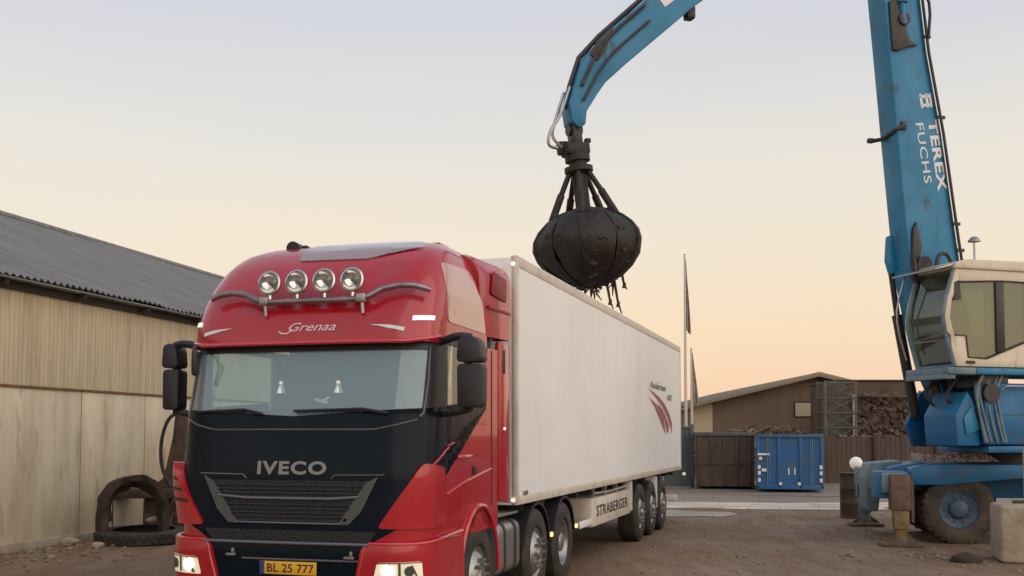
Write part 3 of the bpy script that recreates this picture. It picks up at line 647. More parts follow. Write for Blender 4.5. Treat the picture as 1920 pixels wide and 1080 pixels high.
def make_wheel(parent, loc, Rr, wd, tyre_mat, rim_mat, deep, rz=0):
    """axle along local x, outer face at +x; deep True = dished drive-wheel rim"""
    h = sub('wheel', parent, loc, rz)
    m = MB(); m.lathe(tyre_prof(Rr, wd), MX, 44); m.build('tyre', tyre_mat, h)
    f = wd*.42
    if deep: pr = [(Rr*.57, f), (Rr*.53, f-.01), (Rr*.50, f-.07), (Rr*.42, f-.15), (Rr*.24, f-.16), (Rr*.23, f-.02), (Rr*.17, f), (0, f+.005)]
    else: pr = [(Rr*.57, f), (Rr*.54, f-.01), (Rr*.50, f-.03), (Rr*.40, f+.02), (Rr*.26, f+.05), (Rr*.25, f+.03), (Rr*.16, f+.03), (Rr*.14, f+.07), (0, f+.075)]
    m = MB(); m.lathe(pr, MX, 36)
    for k in range(10):
        a = k*math.pi/5; hx = f-.15 if deep else f+.03
        m.cyl((hx, Rr*.32*math.cos(a), Rr*.32*math.sin(a)), (hx+.05, Rr*.32*math.cos(a), Rr*.32*math.sin(a)), .02, n=6)
    m.build('rim', rim_mat, h); return h
for y, deep in ((AX1, False), (AX2, False), (AX3, True)):
    a = make_wheel(truck, (1.08, y, .53), .53, .34, RUBBER, SATIN, deep)
    link_copy(a, truck, (-1.08, y, .53), math.pi)
# arch trims, mudguards, tanks
for sg in (1, -1):
    m = MB(); pts = [(y, z) for y, z in arch(16, .61)][1:]
    for dx, r_ in ((1.262, .022),): m.tube([(sg*dx, y, z) for y, z in pts], r_, 8)
    m.build('arch_trim', REDTRIM, truck)
    m = MB()
    vs = [(y, z) for y, z in arch(16, .575)]
    m.grid(lambda u, v: (sg*v, vs[u][0], vs[u][1]), range(len(vs)), [.75, .9, 1.05, 1.245]); m.build('wheel_housing', SILVER if False else GREYTRIM, truck)
    for y in (AX2, AX3):
        m = MB(); n = 12; pr = [(y-.62*math.cos(math.pi*(.06+.88*k/n)), .53+.62*math.sin(math.pi*(.06+.88*k/n))) for k in range(n+1)]
        m.grid(lambda u, v: (sg*v, pr[u][0], pr[u][1]), range(n+1), [.88, 1.08, 1.255]); m.grid(lambda u, v: (sg*1.255, y-(.62-v)*math.cos(math.pi*(.06+.88*u/n)), .53+(.62-v)*math.sin(math.pi*(.06+.88*u/n))), range(n+1), [0, .035]); mg = m.build('mudguard', BLACK, truck)
        m = MB(); m.box((sg*1.27, y+.60, .70), (.03, .06, .06), .012); m.build('amber_marker', AMBER, mg)
    m = MB(); m.prism(rnd_poly([(sg*.70, .42), (sg*1.24, .42), (sg*1.24, 1.0), (sg*.70, 1.0)], .13, 5), 'y', 2.42, 3.22, .015); t_ = m.build('fuel_tank', SATIN, truck)
    for y in (2.6, 3.0):
        m = MB(); m.prism(rnd_poly([(sg*.69, .41), (sg*1.25, .41), (sg*1.25, 1.01), (sg*.69, 1.01)], .135, 5), 'y', y, y+.05); m.build('strap', CHASSIS, t_)
    m = MB(); m.span((sg*.5, 2.40, 1.05), (sg*1.2, 3.3, 1.085), .01); m.build('walkway', SATIN, truck)
m = MB()
for k in range(3): m.tube([(-.3+.25*k, 2.33, 1.9), (-.3+.25*k, 2.55, 1.55), (-.2+.2*k, 2.8, 1.6), (-.3+.25*k, 2.97, 1.9)], .022, 7, 2)
m.build('air_hose', BLACK, truck)

# ------------------------------------------------------------------ trailer
tr = thing('semi_trailer', 'long white open topped box trailer behind the red cab with burgundy feather mark', 'trailer', (-2.023, 9.738, 0), TRZ)
Y0, Y1, ZB, ZT = 2.99, 16.4, 1.16, 4.0
HW = 1.275
for sg in (1, -1):
    m = MB(); yj = [Y0+.06]+[Y0+k*(Y1-Y0)/6 for k in range(1, 6)]+[Y1-.06]
    for a, b in zip(yj[:-1], yj[1:]): m.span((sg*(HW-.06), a, ZB+.10), (sg*HW, b-.004, ZT-.13))
    sw = m.build('side_wall', TRAILER, tr)
    m = MB(); m.span((sg*(HW-.08), Y0, ZT-.13), (sg*(HW+.008), Y1, ZT), .012); m.build('top_rail', TRAILRAIL, tr)
    m = MB(); m.span((sg*(HW-.08), Y0, ZB), (sg*(HW+.008), Y1, ZB+.10), .012); m.build('bottom_rail', TRAILRAIL, tr)
    m = MB(); m.span((sg*(HW-.07), Y0-.012, ZB-.004), (sg*(HW+.012), Y0+.065, ZT+.004), .03); m.build('corner_post', TRAILRAIL, tr); m = MB(); m.span((sg*(HW-.07), Y1-.065, ZB-.004), (sg*(HW+.012), Y1+.006, ZT+.004), .015); m.build('corner_post', TRAILRAIL, tr)
    for z in (ZB+.06, ZT-.10):
        m = MB(); m.cyl((sg*(HW-.04), Y0-.02, z), (sg*(HW-.04), Y0-.035, z), .026); m.build('front_marker', MARKER, tr)
    m = MB(); m.box((sg*(HW+.012), Y0+.32, ZB+.13), (.012, .16, .05), .004); m.build('data_plate', SATIN, tr)
    m = MB(); m.tube([(sg*(HW-.05), Y1-.02, ZB-.08), (sg*(HW+.07), Y1, ZB-.10)], .02, 8); m.build('lamp_stalk', BLACK, tr)
    m = MB(); m.cyl((sg*(HW+.07), Y1-.035, ZB-.10), (sg*(HW+.07), Y1+.03, ZB-.10), .036); m.build('outline_lamp', LAMPON, tr)
m = MB(); m.span((-HW+.06, Y0, ZB), (HW-.06, Y0+.05, ZT-.02), .01); m.build('front_wall', TRAILER, tr)
m = MB(); m.span((-HW+.06, Y1-.05, ZB), (-.01, Y1, ZT-.02), .01); m.span((.01, Y1-.05, ZB), (HW-.06, Y1, ZT-.02), .01); m.build('rear_door', TRAILER, tr)
m = MB(); m.span((-HW+.06, Y0+.05, ZB+.02), (HW-.06, Y1-.05, ZB+.10)); m.build('deck', TRAILINNER, tr)
# decals on the visible flank: two feather strokes and dark script
def flank(y, z, lift=.006): return Vector((HW+lift, y, z))
m = MB(); 
f1 = [(11.95, 2.84), (12.6, 2.80), (13.3, 2.72), (14.0, 2.60), (14.6, 2.42), (15.0, 2.22), (14.95, 1.98), (14.75, 2.12), (14.3, 2.34), (13.6, 2.54), (12.8, 2.70)]
f2 = [(11.95, 2.68), (12.7, 2.60), (13.3, 2.50), (13.8, 2.34), (14.15, 1.95), (13.75, 2.08), (13.2, 2.30), (12.6, 2.52)]
f3 = [(13.0, 2.60), (13.6, 2.50), (14.2, 2.32), (14.55, 2.15), (14.45, 1.98), (14.25, 2.02), (13.9, 2.28), (13.4, 2.47)]
for P, l in ((f1, .003), (f2, .003), (f3, .005)): m.prism(P, 'x', HW, HW+l)
m.build('feather_decal', LOGORED, tr)
m = MB(); m.text('Andersen', (HW+.002, 13.1, 2.94), (0, 1, 0), (0, 0, 1), 2.1, .14, .012, .3); m.text('A/S', (HW+.002, 14.62, 2.76), (0, 1, 0), (0, 0, 1), .70, .13, .02, .2); m.build('name_decal', LOGODARK, tr)
# running gear
TX = (11.15, 12.46, 13.77)
for y in TX:
    a = make_wheel(tr, (1.08, y, .53), .53, .36, RUBBER, SATIN, False); link_copy(a, tr, (-1.08, y, .53), math.pi)
m = MB(); m.span((-.55, 3.2, .80), (-.43, 16.2, 1.15)); m.span((.43, 3.2, .80), (.55, 16.2, 1.15))
for k in range(14): m.span((-1.15, 3.6+k*.95, 1.05), (1.15, 3.68+k*.95, 1.155))
for y in TX: m.cyl((-.95, y, .53), (.95, y, .53), .075)
m.build('chassis', CHASSIS, tr)
for sg in (1, -1):
    m = MB(); m.span((sg*.85, 5.9, .35), (sg*.98, 6.05, 1.15), .01); m.box((sg*.915, 5.98, .36), (.26, .26, .03)); m.build('landing_leg', CHASSIS, tr)
    # lettered side guard box
    m = MB(); m.span((sg*.72, 7.05, .58), (sg*1.235, 10.15, 1.0), .015); bx = m.build('pallet_box', TRAILRAIL, tr)
    if sg > 0:
        m = MB(); m.text('STRABERGER', (1.236, 8.65, .80), (0, 1, 0), (0, 0, 1), 2.55, .17, .022, 0, 1.1, .003); m.build('box_lettering', INK, bx)
    m = MB(); m.span((sg*1.20, 6.3, .62), (sg*1.235, 7.05, .72), .01); m.build('side_rail', WHITE, tr)
    m = MB()
    for y in (7.4, 8.3, 9.2, 10.0): m.span((sg*1.12, y, .99), (sg*1.18, y+.09, 1.165))
    m.tube([(sg*1.2, 7.3, 1.07), (sg*1.2, 8.6, 1.05), (sg*1.2, 10.0, 1.07)], .02, 6); m.build('box_hanger', SATIN, tr)
    m = MB(); m.span((sg*.95, 13.06, .50), (sg*1.25, 13.085, 1.12), .004); m.build('mud_flap', WHITE, tr)
    m = MB(); m.span((sg*.95, 10.28, .6), (sg*1.22, 10.5, 1.14), .02); m.build('mud_wing', TRAILRAIL, tr)
m = MB(); m.span((-1.2, 16.2, .45), (1.2, 16.3, .58), .015); m.span((-.9, 16.15, .55), (-.8, 16.25, 1.1)); m.span((.8, 16.15, .55), (.9, 16.25, 1.1)); m.build('rear_bar', WHITE, tr)

# ------------------------------------------------------------------ material handler
ho = thing('material_handler', 'blue wheeled material handler with cream cab and tall boom beside the scrap yard', 'material handler', (9.4, 20.6, 0))
UM = Matrix.Rotation(R(198), 4, 'Z')     # upper carriage: x forward, y towards the cab side
VM = Matrix.Rotation(R(169), 4, 'Z')     # undercarriage
def U(): return MB(UM)
def V(): return MB(VM)
# undercarriage
m = V(); m.prism([(2.25, 1.02), (2.25, 1.34), (1.75, 1.44), (-2.6, 1.44), (-3.1, 1.30), (-3.1, .95), (-.7, .80), (.9, .80)], 'y', -.62, .80, .03)
m.prism([(2.0, 1.05), (1.95, 1.36), (1.6, 1.43), (-.2, 1.43), (-.5, 1.22), (.3, 1.16), (1.4, 1.05)], 'y', .80, 1.42, .03); m.build('chassis', BLUED, ho)
m = V(); m.prism([(-.35, 1.42), (-.35, 1.02), (-2.4, 1.0), (-2.4, 1.42)], 'y', .80, 1.42, .03); m.prism([(-.55, 1.02), (-.6, .62), (-2.2, .62), (-2.2, 1.0)], 'y', .82, 1.38, .02); m.build('tool_box', BLUED, ho)
m = V(); m.cyl((1.13, -1.0, .62), (1.13, 1.0, .62), .16); m.cyl((-1.6, -1.0, .62), (-1.6, 1.0, .62), .16); m.span((.3, -.5, .45), (1.8, .5, .85), .05); m.build('axle', GREASE, ho)
# end beam with the greyed plate and outriggers
m = V(); m.span((2.10, -2.30, .92), (2.52, 1.80, 1.28), .03); m.prism([(1.9, 1.0), (1.9, 1.46), (2.50, 1.40), (2.58, 1.1), (2.56, .5), (2.36, .48), (2.3, 1.0)], 'y', -1.05, .15, .03); m.build('end_beam', BLUEG, ho)
m = V(); m.span((-3.3, -2.1, .92), (-2.95, 2.1, 1.30), .03); m.build('end_beam', BLUEG, ho)
for (x, y, mt) in ((2.22, 1.86, LEGRUST), (2.28, -2.45, BLUEG), (-3.1, 2.0, LEGRUST), (-3.1, -2.0, BLUEG)):
    m = V(); m.span((x-.16, y-.18, .62), (x+.18, y+.16, 1.26), .03); m.span((x-.22, y-.02, .42), (x-.17, y+.10, 1.2)); lg = m.build('outrigger_leg', mt, ho)
    m = V(); m.cyl((x, y, .1), (x, y, .66), .11); m.span((x-.13, y-.10, .30), (x+.13, y+.15, .62), .02); m.build('outrigger_ram', YELLOW if mt is LEGRUST else BLUEG, lg)
    m = V(); m.prism(rnd_poly([(x-.36, y-.32), (x+.36, y-.32), (x+.36, y+.32), (x-.36, y+.32)], .1, 3), 'z', .0, .07, .015); m.cyl((x, y, .07), (x, y, .16), .16, .10); m.prism([(x-.3, .07), (x+.3, .07), (x+.1, .22), (x-.1, .22)], 'y', y-.02, y+.02); m.build('foot_pad', LEGRUST, lg)
m = V(); m.prism([(2.05, .82), (2.6, .82), (2.6, 1.3), (2.05, 1.3)], 'y', 1.0, 1.7, .02); m.build('outrigger_sleeve', BLUED, ho)
MW = Matrix.Rotation(R(90), 4, 'X')
def handler_wheel(x, y, flip):
    h = sub('wheel', ho, tuple(VM @ Vector((x, y, .62))), R(169)+(math.pi if flip else 0))
    # axle along local y, outer face towards +y
    MWy = Matrix.Rotation(R(-90), 4, 'X'); m = MB()
    m.lathe(tyre_prof(.62, .32), MWy, 44); 
    for k in range(30):
        a = k*math.pi/15; m.box((.615*math.cos(a), .0, .615*math.sin(a)), (.05, .27, .045), .008, ry=-a)
    m.build('tyre', DUSTRUBBER, h)
    m = MB(); m.lathe([(.37, .13), (.345, .14), (.33, .09), (.27, .05), (.18, .04), (.165, .10), (.13, .13), (0, .14)], MWy, 36)
    for k in range(10):
        a = k*math.pi/5; m.cyl((.225*math.cos(a), .03, .225*math.sin(a)), (.225*math.cos(a), .08, .225*math.sin(a)), .018, n=6)
    m.build('rim', HUB, h)
    m = MB(); m.lathe(tyre_prof(.62, .32), Matrix.Translation((0, -.36, 0)) @ MWy, 40); m.build('inner_tyre', DUSTRUBBER, h)
for x in (1.13, -1.6):
    handler_wheel(x, 1.22, False); handler_wheel(x, -1.22, True)
# slewing ring and pale guard plate
m = V(); m.cyl((0, .0, 1.40), (0, 0, 1.64), .85, n=40); m.build('slew_ring', GREASE, ho)
m = V(); m.prism([(1.62, 1.455), (1.62, 1.60), (.55, 1.63), (.32, 1.46)], 'y', .84, .90, .01); m.prism([(1.62, 1.455), (1.68, 1.455), (1.68, 1.60), (1.62, 1.60)], 'y', -.3, .88, .01); m.build('guard_plate', PRINTED, ho)
# upper carriage
m = U(); m.prism([(-3, -1.3), (.5, -1.3), (.9, -.4), (1.45, .1), (1.62, 1.36), (-3, 1.36)], 'z', 1.64, 1.76, .02); m.build('deck_frame', BLUED, ho)
m = U(); m.prism([(1.66, 1.78), (1.68, 2.60), (1.50, 2.86), (-2.8, 2.86), (-3.0, 2.5), (-3.0, 1.78)], 'y', .72, 1.36, .04); m.prism([(-.2, 1.78), (-.2, 2.85), (-2.9, 2.95), (-3.1, 2.4), (-3.1, 1.78)], 'y', -1.3, .70, .05); m.build('housing', BLUED, ho)
m = U()
for x in (.55, -.5, -1.5): m.span((x, 1.355, 1.84), (x+.012, 1.366, 2.74))
m.span((-2.7, 1.355, 2.30), (1.4, 1.364, 2.31)); m.build('panel_seam', GREASE, ho)
m = U(); m.tube([(1.35, 1.40, 2.74), (1.30, 1.46, 2.80), (.5, 1.46, 2.80), (.45, 1.40, 2.74)], .022, 8); m.build('handrail', SATIN, ho)
# boom foot brackets and hoses under the cab
m = U()
for y in (-.42, .40):
    m.prism([(1.80, 1.74), (1.95, 2.15), (1.62, 2.75), (1.2, 2.95), (.6, 2.95), (.2, 1.74)], 'y', y-.04, y+.04, .015)
m.prism([(2.22, 1.76), (2.25, 2.30), (1.98, 2.72), (1.78, 2.42), (1.72, 1.76)], 'y', .46, 1.30, .04); m.build('boom_bracket', BLUED, ho)
m = U(); m.prism([(2.05, 1.95), (2.10, 2.25), (1.92, 2.46), (1.76, 2.05)], 'y', 1.30, 1.33, .01); m.build('bracket_plate', BLUE, ho)
m = U()
for k, (y, x) in enumerate(((.7, 1.95), (.85, 1.88), (1.0, 1.75), (1.12, 1.62), (1.22, 1.56), (.6, 2.0))):
    m.tube([(x-.30, 1.20+.03*k, 3.0), (x-.12, 1.28+.02*k, 2.74), (x-.16, 1.36+.01*k, 2.3), (x-.30, 1.38, 1.82)], .024, 7, 2)
m.build('hydraulic_hose', BLUEG, ho)
m = U(); m.tube([(1.98, 1.05, 2.98), (2.18, 1.0, 2.70), (2.20, 1.02, 2.55), (2.02, 1.05, 2.5)], .03, 7, 2); m.tube([(1.9, .6, 2.98), (2.35, .55, 2.72), (2.1, .6, 2.45)], .03, 7, 2); m.cyl((1.55, 1.18, 2.68), (1.55, 1.40, 2.68), .17, n=20); m.span((1.1, .5, 2.78), (1.75, 1.3, 3.02), .02)
m.build('cab_lift_gear', GREASE, ho)
# cab floor step
m = U(); m.span((-.2, .30, 3.0), (2.48, 1.42, 3.12), .015); m.span((2.30, .34, 2.92), (2.52, 1.38, 3.0), .01); fl = m.build('cab_platform', BLUEG, ho)
m = U(); m.span((-.2, 1.40, 3.005), (1.9, 1.44, 3.115), .01); m.build('platform_edge', BLUE, fl)
# cab: front bulges forward, side window cut out of the cream shell
CABZ0, CABZ1 = 3.13, 4.86
fr = [(2.26, 3.14), (2.44, 3.72), (2.48, 4.0), (2.42, 4.3), (2.24, 4.84)]
def cab_side(y0, y1):
    m = U()
    m.prism([(-.1, 3.14), (2.26, 3.14), (2.36, 3.46), (2.36, 3.68), (2.06, 3.67), (2.02, 3.30), (1.62, 3.28), (.80, 3.58), (.0, 3.66), (-.1, 3.66)], 'y', y0, y1, .012)
    m.prism([(2.36, 3.66), (2.44, 3.72), (2.48, 4.0), (2.42, 4.3), (2.24, 4.84), (2.14, 4.84), (2.20, 4.58), (2.34, 4.28), (2.385, 3.98), (2.30, 3.675)], 'y', y0, y1, .008)
    m.prism([(-.1, 4.66), (2.19, 4.62), (2.14, 4.84), (-.1, 4.84)], 'y', y0, y1, .01)
    m.prism([(-.1, 3.66), (.0, 3.66), (.70, 3.6), (.70, 4.66), (-.1, 4.66)], 'y', y0, y1, .01)
    return m
hc = cab_side(1.30, 1.37).build('cab_shell', CREAM, ho)
cab_side(.30, .36).build('far_side_shell', CREAM, hc)
m = U(); m.span((-.12, .36, 3.13), (-.05, 1.30, 4.84)); m.build('rear_shell', CREAM, hc)
m = U(); m.prism([(-.2, 4.84), (2.30, 4.84), (2.24, 4.96), (2.0, 5.01), (-.1, 5.03), (-.2, 4.98)], 'y', .26, 1.41, .03); m.build('cab_roof', CREAM, hc)
m = U(); m.prism([(2.22, 4.90), (2.66, 4.80), (2.66, 4.825), (2.22, 4.95)], 'y', .20, 1.36, .006); m.build('sun_visor', SATIN, hc)
for ya, yb in ((1.325, 1.345), (.32, .335)):
    m = U(); m.prism([(1.40, 4.64), (2.19, 4.60), (2.33, 4.28), (2.375, 3.98), (2.29, 3.69), (2.06, 3.68), (2.02, 3.31), (1.62, 3.29), (1.40, 3.37)], 'y', ya, yb); m.prism([(.72, 4.65), (1.22, 4.64), (1.22, 3.43), (.82, 3.58), (.72, 3.61)], 'y', ya, yb); m.build('side_window', HGLASS, ho)
for sg, ya, yb in ((1, 1.345, 1.375), (-1, .29, .32)):
    m = U(); m.span((1.22, ya, 3.40), (1.40, yb, 4.66), .01); m.prism([(2.28, 4.60), (2.17, 4.64), (2.14, 4.30), (2.30, 4.28)], 'y', ya+.002, yb-.002)
    m.tube([(.71, yb, 4.655), (1.3, yb, 4.66), (2.19, yb, 4.61)], .014, 6); m.tube([(2.29, yb, 3.68), (2.06, yb, 3.675), (2.02, yb, 3.30), (1.62, yb, 3.285), (.80, yb, 3.585), (.705, yb, 3.62), (.705, yb, 4.65)], .016, 6)
    m.build('window_frame', GREASE, hc)
m = U(); m.box((1.98, 1.385, 3.215), (.18, .03, .05), .012); m.build('door_handle', GREASE, hc)
# front glass follows the bulge
m = U(); F = fr[:]; m.grid(lambda u, v: (F[u][0]-.03, v, F[u][1]), range(len(F)), [.42, .8, 1.26]); m.build('front_window', HGLASS2, ho)
m = U()
for y in (.385, 1.315): m.tube([(x+.005, y, z) for x, z in F], .035, 8, 1)
m.tube([(2.265, .40, 3.15), (2.265, 1.3, 3.15)], .03, 8); m.tube([(2.40, .42, 3.60), (2.41, 1.26, 3.60)], .012, 6); m.build('front_frame', BLUEG, hc)
m = U(); m.tube([(2.5, .36, 4.82), (2.66, .32, 4.3), (2.66, .32, 3.9), (2.5, .36, 3.3)], .018, 7, 1); m.build('guard_rail', SATIN, hc)
# interior: dark lower bodywork, seat and levers
m = U(); m.span((.0, .42, 3.14), (2.15, 1.26, 3.20)); m.prism([(.02, 3.20), (.02, 3.66), (.75, 3.70), (1.3, 3.62), (1.95, 3.66), (2.0, 3.20)], 'y', .42, 1.24, .03); m.prism([(1.95, 3.2), (2.22, 3.2), (2.28, 3.6), (2.05, 3.55)], 'y', .45, 1.2, .02); m.build('cab_interior', CABIN, ho)
m = U(); m.box((1.05, .85, 3.62), (.5, .5, .14), .05); m.prism(rnd_poly([(.62, 3.66), (.82, 3.66), (.74, 4.32), (.58, 4.32)], .05, 3), 'y', .60, 1.1, .04); m.box((1.2, 1.16, 3.72), (.42, .09, .10), .03); m.box((1.2, .54, 3.72), (.42, .09, .10), .03); m.cyl((1.42, 1.16, 3.75), (1.46, 1.16, 3.92), .025); m.build('seat', SEAT, ho)
m = U(); m.cyl((1.38, .85, 4.98), (1.38, .85, 5.46), .018, n=8); m.lathe([(0, .10), (.05, .085), (.11, .02), (.11, 0), (0, 0)], Matrix.Translation((1.38, .85, 5.44)), 20); m.build('roof_antenna', SATIN, ho)
m = U(); m.tube([(2.02, .62, 5.0), (1.98, .62, 5.22), (1.8, .62, 5.25), (1.68, .60, 5.10)], .035, 8, 2); m.build('roof_hose', GREASE, ho)
# boom
back = [(.70, 2.35), (1.21, 5.08), (1.29, 5.57), (1.58, 7.55), (1.87, 9.04), (1.99, 10.04), (2.42, 13.0)]
front = [(3.05, 13.3), (2.78, 9.93), (2.69, 8.95), (2.56, 7.47), (2.38, 5.51), (2.30, 4.83), (2.12, 4.0), (1.86, 3.1), (1.45, 2.35)]
m = U(); m.prism(back+front, 'y', -.20, .30, .025); bo = m.build('boom', BLUE, ho)
m = U()
m.tube([(x-.015, .33, z) for x, z in back[1:]], .030, 6); m.tube([(x+.06, .325, z) for x, z in back[1:]], .012, 6); m.tube([(x-.02, -.1, z) for x, z in back[1:]], .03, 6)
for k in range(1, 6):
    x, z = back[k]; m.box((x+.02, .32, z+.3), (.16, .05, .06), .01)
m.build('boom_hose', GREASE, bo)
# letters run down the side of the boom
def bx(z): return float(np.interp(z, [p[1] for p in back], [p[0] for p in back]))
t_dn = Vector((-.155, 0, -1)).normalized(); t_up = Vector((1, 0, -.155)).normalized()*-1
LM = lambda: U()
m = LM(); m.text('TEREX', (bx(7.13)+.17, .300, 7.13), t_dn, t_up, 1.34, .205, .03, 0, 1.05, .004); m.build('lettering', WHITE, bo)
m = LM(); m.text('FUCHS', (bx(7.15)+.47, .300, 7.15), t_dn, t_up, 1.12, .17, .004, 0, 1.1, .004); m.build('lettering', WHITE, bo)
m = LM(); o = Vector((bx(8.12)+.22, .304, 8.12))
for a, b, c, d in ((-.10, -.02, .05, .24), (.06, -.02, .05, .24), (-.02, -.11, .26, .05), (-.02, .02, .26, .05), (-.02, .10, .26, .04)):
    q = o+t_dn*a+t_up*b; m.prism([tuple((q+t_dn*(sx*c/2)+t_up*(sy*d/2)).xz) for sx, sy in ((-1, -1), (1, -1), (1, 1), (-1, 1))], 'y', .300, .304)
m.build('emblem', WHITE, bo)
m = U(); m.prism([(2.72, 9.9), (2.40, 10.1), (2.34, 9.35), (2.28, 9.22), (2.10, 9.15), (2.32, 9.10), (2.55, 9.0), (2.66, 9.0)], 'y', .30, .36, .012); m.cyl((2.42, .25, 9.6), (2.42, .40, 9.6), .12); m.build('boom_lug', GREASE, bo)
m = U(); m.tube([(2.46, .35, 12.8), (2.45, .36, 9.9)], .10, 12); m.tube([(2.45, .36, 9.9), (2.42, .36, 9.5)], .055, 10); m.build('stick_cylinder', BLUE, bo)
m = U(); m.tube([(1.95, .36, 10.2), (1.82, .36, 9.9), (1.88, .36, 9.3)], .03, 6, 1); m.build('hose_bow', GREASE, bo)
m = U(); m.tube([(2.40, .325, 7.62), (2.585, .32, 7.55), (2.60, -.1, 7.46), (2.72, -.22, 7.45)], .04, 7); m.box((2.44, .325, 7.62), (.12, .05, .16), .02); m.box((2.76, -.22, 7.45), (.12, .09, .09), .02); m.build('work_lamp_arm', GREASE, bo)
m = U(); m.prism([(2.20, 5.0), (2.34, 5.0), (2.30, 5.72), (2.22, 5.85), (2.12, 5.4)], 'y', .30, .37, .015); m.cyl((2.10, .25, 5.05), (2.10, .42, 5.05), .16); m.box((1.65, .33, 4.95), (.45, .06, .12), .02); m.build('cylinder_lug', GREASE, bo)
m = U(); m.prism([(2.34, 5.7), (2.46, 5.65), (2.50, 5.2), (2.42, 4.95), (2.26, 5.0)], 'y', -.24, -.12, .02); m.build('cylinder_lug', BLUE, bo)
for y in (-.28, .38):
    m = U(); m.cyl((2.33, y, 5.15), (2.18, y, 4.1), .055); m.cyl((2.20, y, 4.2), (1.82, y, 2.3), .095); m.build('boom_cylinder', GREASE, ho)
# stick with the bent nose
st = [(2.55, 13.35), (7.46, 9.46), (8.05, 8.93), (8.34, 8.62), (8.56, 8.40), (8.73, 8.15), (8.95, 7.45), (8.90, 7.15), (8.78, 7.05), (8.66, 7.12), (8.64, 7.34), (8.44, 7.66), (8.30, 7.86), (7.92, 8.22), (6.54, 9.45), (2.35, 12.75)]
m = U(); m.prism(st, 'y', -.20, .22, .02); sk = m.build('stick', BLUE, ho)
m = U(); m.tube([(6.2, .05, 10.55), (7.5, .05, 9.50), (8.35, .05, 8.70), (8.72, .05, 8.28), (8.88, .05, 7.8), (8.98, .05, 7.4)], .045, 7); m.tube([(7.6, .25, 9.25), (8.2, .26, 8.70), (8.5, .26, 8.3), (8.75, .26, 7.75)], .03, 6, 1); m.tube([(7.5, .25, 9.0), (8.1, .27, 8.45), (8.4, .27, 8.1), (8.72, .27, 7.5)], .025, 6, 1); m.prism([(8.15, 8.86), (8.45, 8.56), (8.6, 8.3), (8.45, 8.2), (8.3, 8.4)], 'y', .20, .245, .01); m.build('stick_pipe', GREASE, sk)
m = U(); m.box((6.62, .0, 9.32), (.16, .2, .22), .03); m.build('stick_lug', GREASE, sk)
m = U(); m.prism([(7.02, 9.62), (7.30, 9.40), (7.20, 9.28), (6.95, 9.48)], 'y', .22, .226); m.build('stick_emblem', WHITE, sk)
m = U(); m.tube([(8.90, .1, 7.75), (9.05, .12, 7.3), (9.28, .14, 6.95), (9.30, .12, 6.72), (9.12, .1, 6.70)], .030, 8, 2); m.tube([(8.95, -.05, 7.7), (9.12, -.02, 7.2), (9.2, .0, 6.9), (9.0, .0, 6.75)], .026, 8, 2); m.build('grab_hose', SATIN, sk)

# ------------------------------------------------------------------ orange peel grab hanging from the stick
GC = UM @ Vector((8.79, .0, 0)); GX, GY = 9.4+GC.x, 20.6+GC.y
gb = thing('orange_peel_grab', 'dark rusted orange peel grab hanging from the stick over the trailer', 'grab', (GX, GY, 0))
SWING = Matrix.Rotation(R(-6.5), 4, 'Y') @ Matrix.Rotation(R(20), 4, 'Z')
gb.rotation_euler = SWING.to_euler(); gb.location = Vector((GX, GY, 7.06))-(SWING @ Vector((0, 0, 7.06)))
gz = 4.36                       # lowest point of the closed shells
m = MB(); m.cyl((-.12, 0, 7.06), (.12, 0, 7.06), .10); m.box((0, 0, 6.96), (.16, .30, .34), .03); m.build('hanger', GREASE, gb)
m = MB(); m.box((-.02, 0, 6.72), (.42, .34, .20), .04); m.cyl((0, 0, 6.52), (0, 0, 6.64), .21); m.box((-.20, .1, 6.78), (.18, .16, .22), .03); m.box((.20, -.05, 6.86), (.10, .1, .08), .02); m.cyl((0, 0, 6.38), (0, 0, 6.52), .15); m.build('rotator', GRABM, gb)
m = MB(); m.cyl((0, 0, 5.55), (0, 0, 6.40), .125, .125, 20); m.lathe([(.15, 6.30), (.24, 6.34), (.24, 6.42), (.15, 6.44)], None, 24); m.cyl((0, 0, 5.50), (0, 0, 5.72), .30, .18); m.build('column', GRABM, gb)
NT = 5
prof = [(.03, 0), (.26, .06), (.50, .17), (.71, .33), (.84, .52), (.895, .70), (.87, .86), (.77, 1.02), (.62, 1.16), (.44, 1.27), (.26, 1.33)]
inner = [(max(.0, r-.07), h+.035 if h < .5 else h-.03) for r, h in prof][::-1]
for k in range(NT):
    a = k*2*math.pi/NT+.45
    m = MB(); m.lathe([(r, gz+h) for r, h in prof+inner], None, 10, a-math.pi/NT*.97, a+math.pi/NT*.97, True)
    rl = random.Random(40+k)
    for q in range(14):      # crusted scrap stuck to the shell
        aa = a+rl.uniform(-.55, .55); j = rl.randint(1, 6); rr_, hh_ = prof[j]; s_ = rl.uniform(.03, .075)
        m.box(((rr_-.02)*math.cos(aa), (rr_-.02)*math.sin(aa), gz+hh_), (s_, s_*rl.uniform(.6, 2), s_*rl.uniform(.5, 1.3)), 0, aa, rl.uniform(-.6, .6))
    m.rough(.03, 3.5, k); m.rough(.016, 9, k+3); sh = m.build('tine_shell', GRABM, gb)
    M_ = Matrix.Rotation(a, 4, 'Z')
    m = MB(M_); m.prism([(r+.045, gz+h) for r, h in prof[1:]]+[(r-.02, gz+h) for r, h in prof[1:]][::-1], 'y', -.055, .055, .012); m.build('tine_rib', GRABM, sh)
    m = MB(M_); m.cyl((.17, 0, 6.32), (.44, 0, 5.80), .046, n=10); m.cyl((.35, 0, 5.97), (.56, 0, gz+1.18), .062, n=12); m.cyl((.50, -.09, gz+1.24), (.50, .09, gz+1.24), .07, n=10); m.build('grab_cylinder', GRABM, gb)
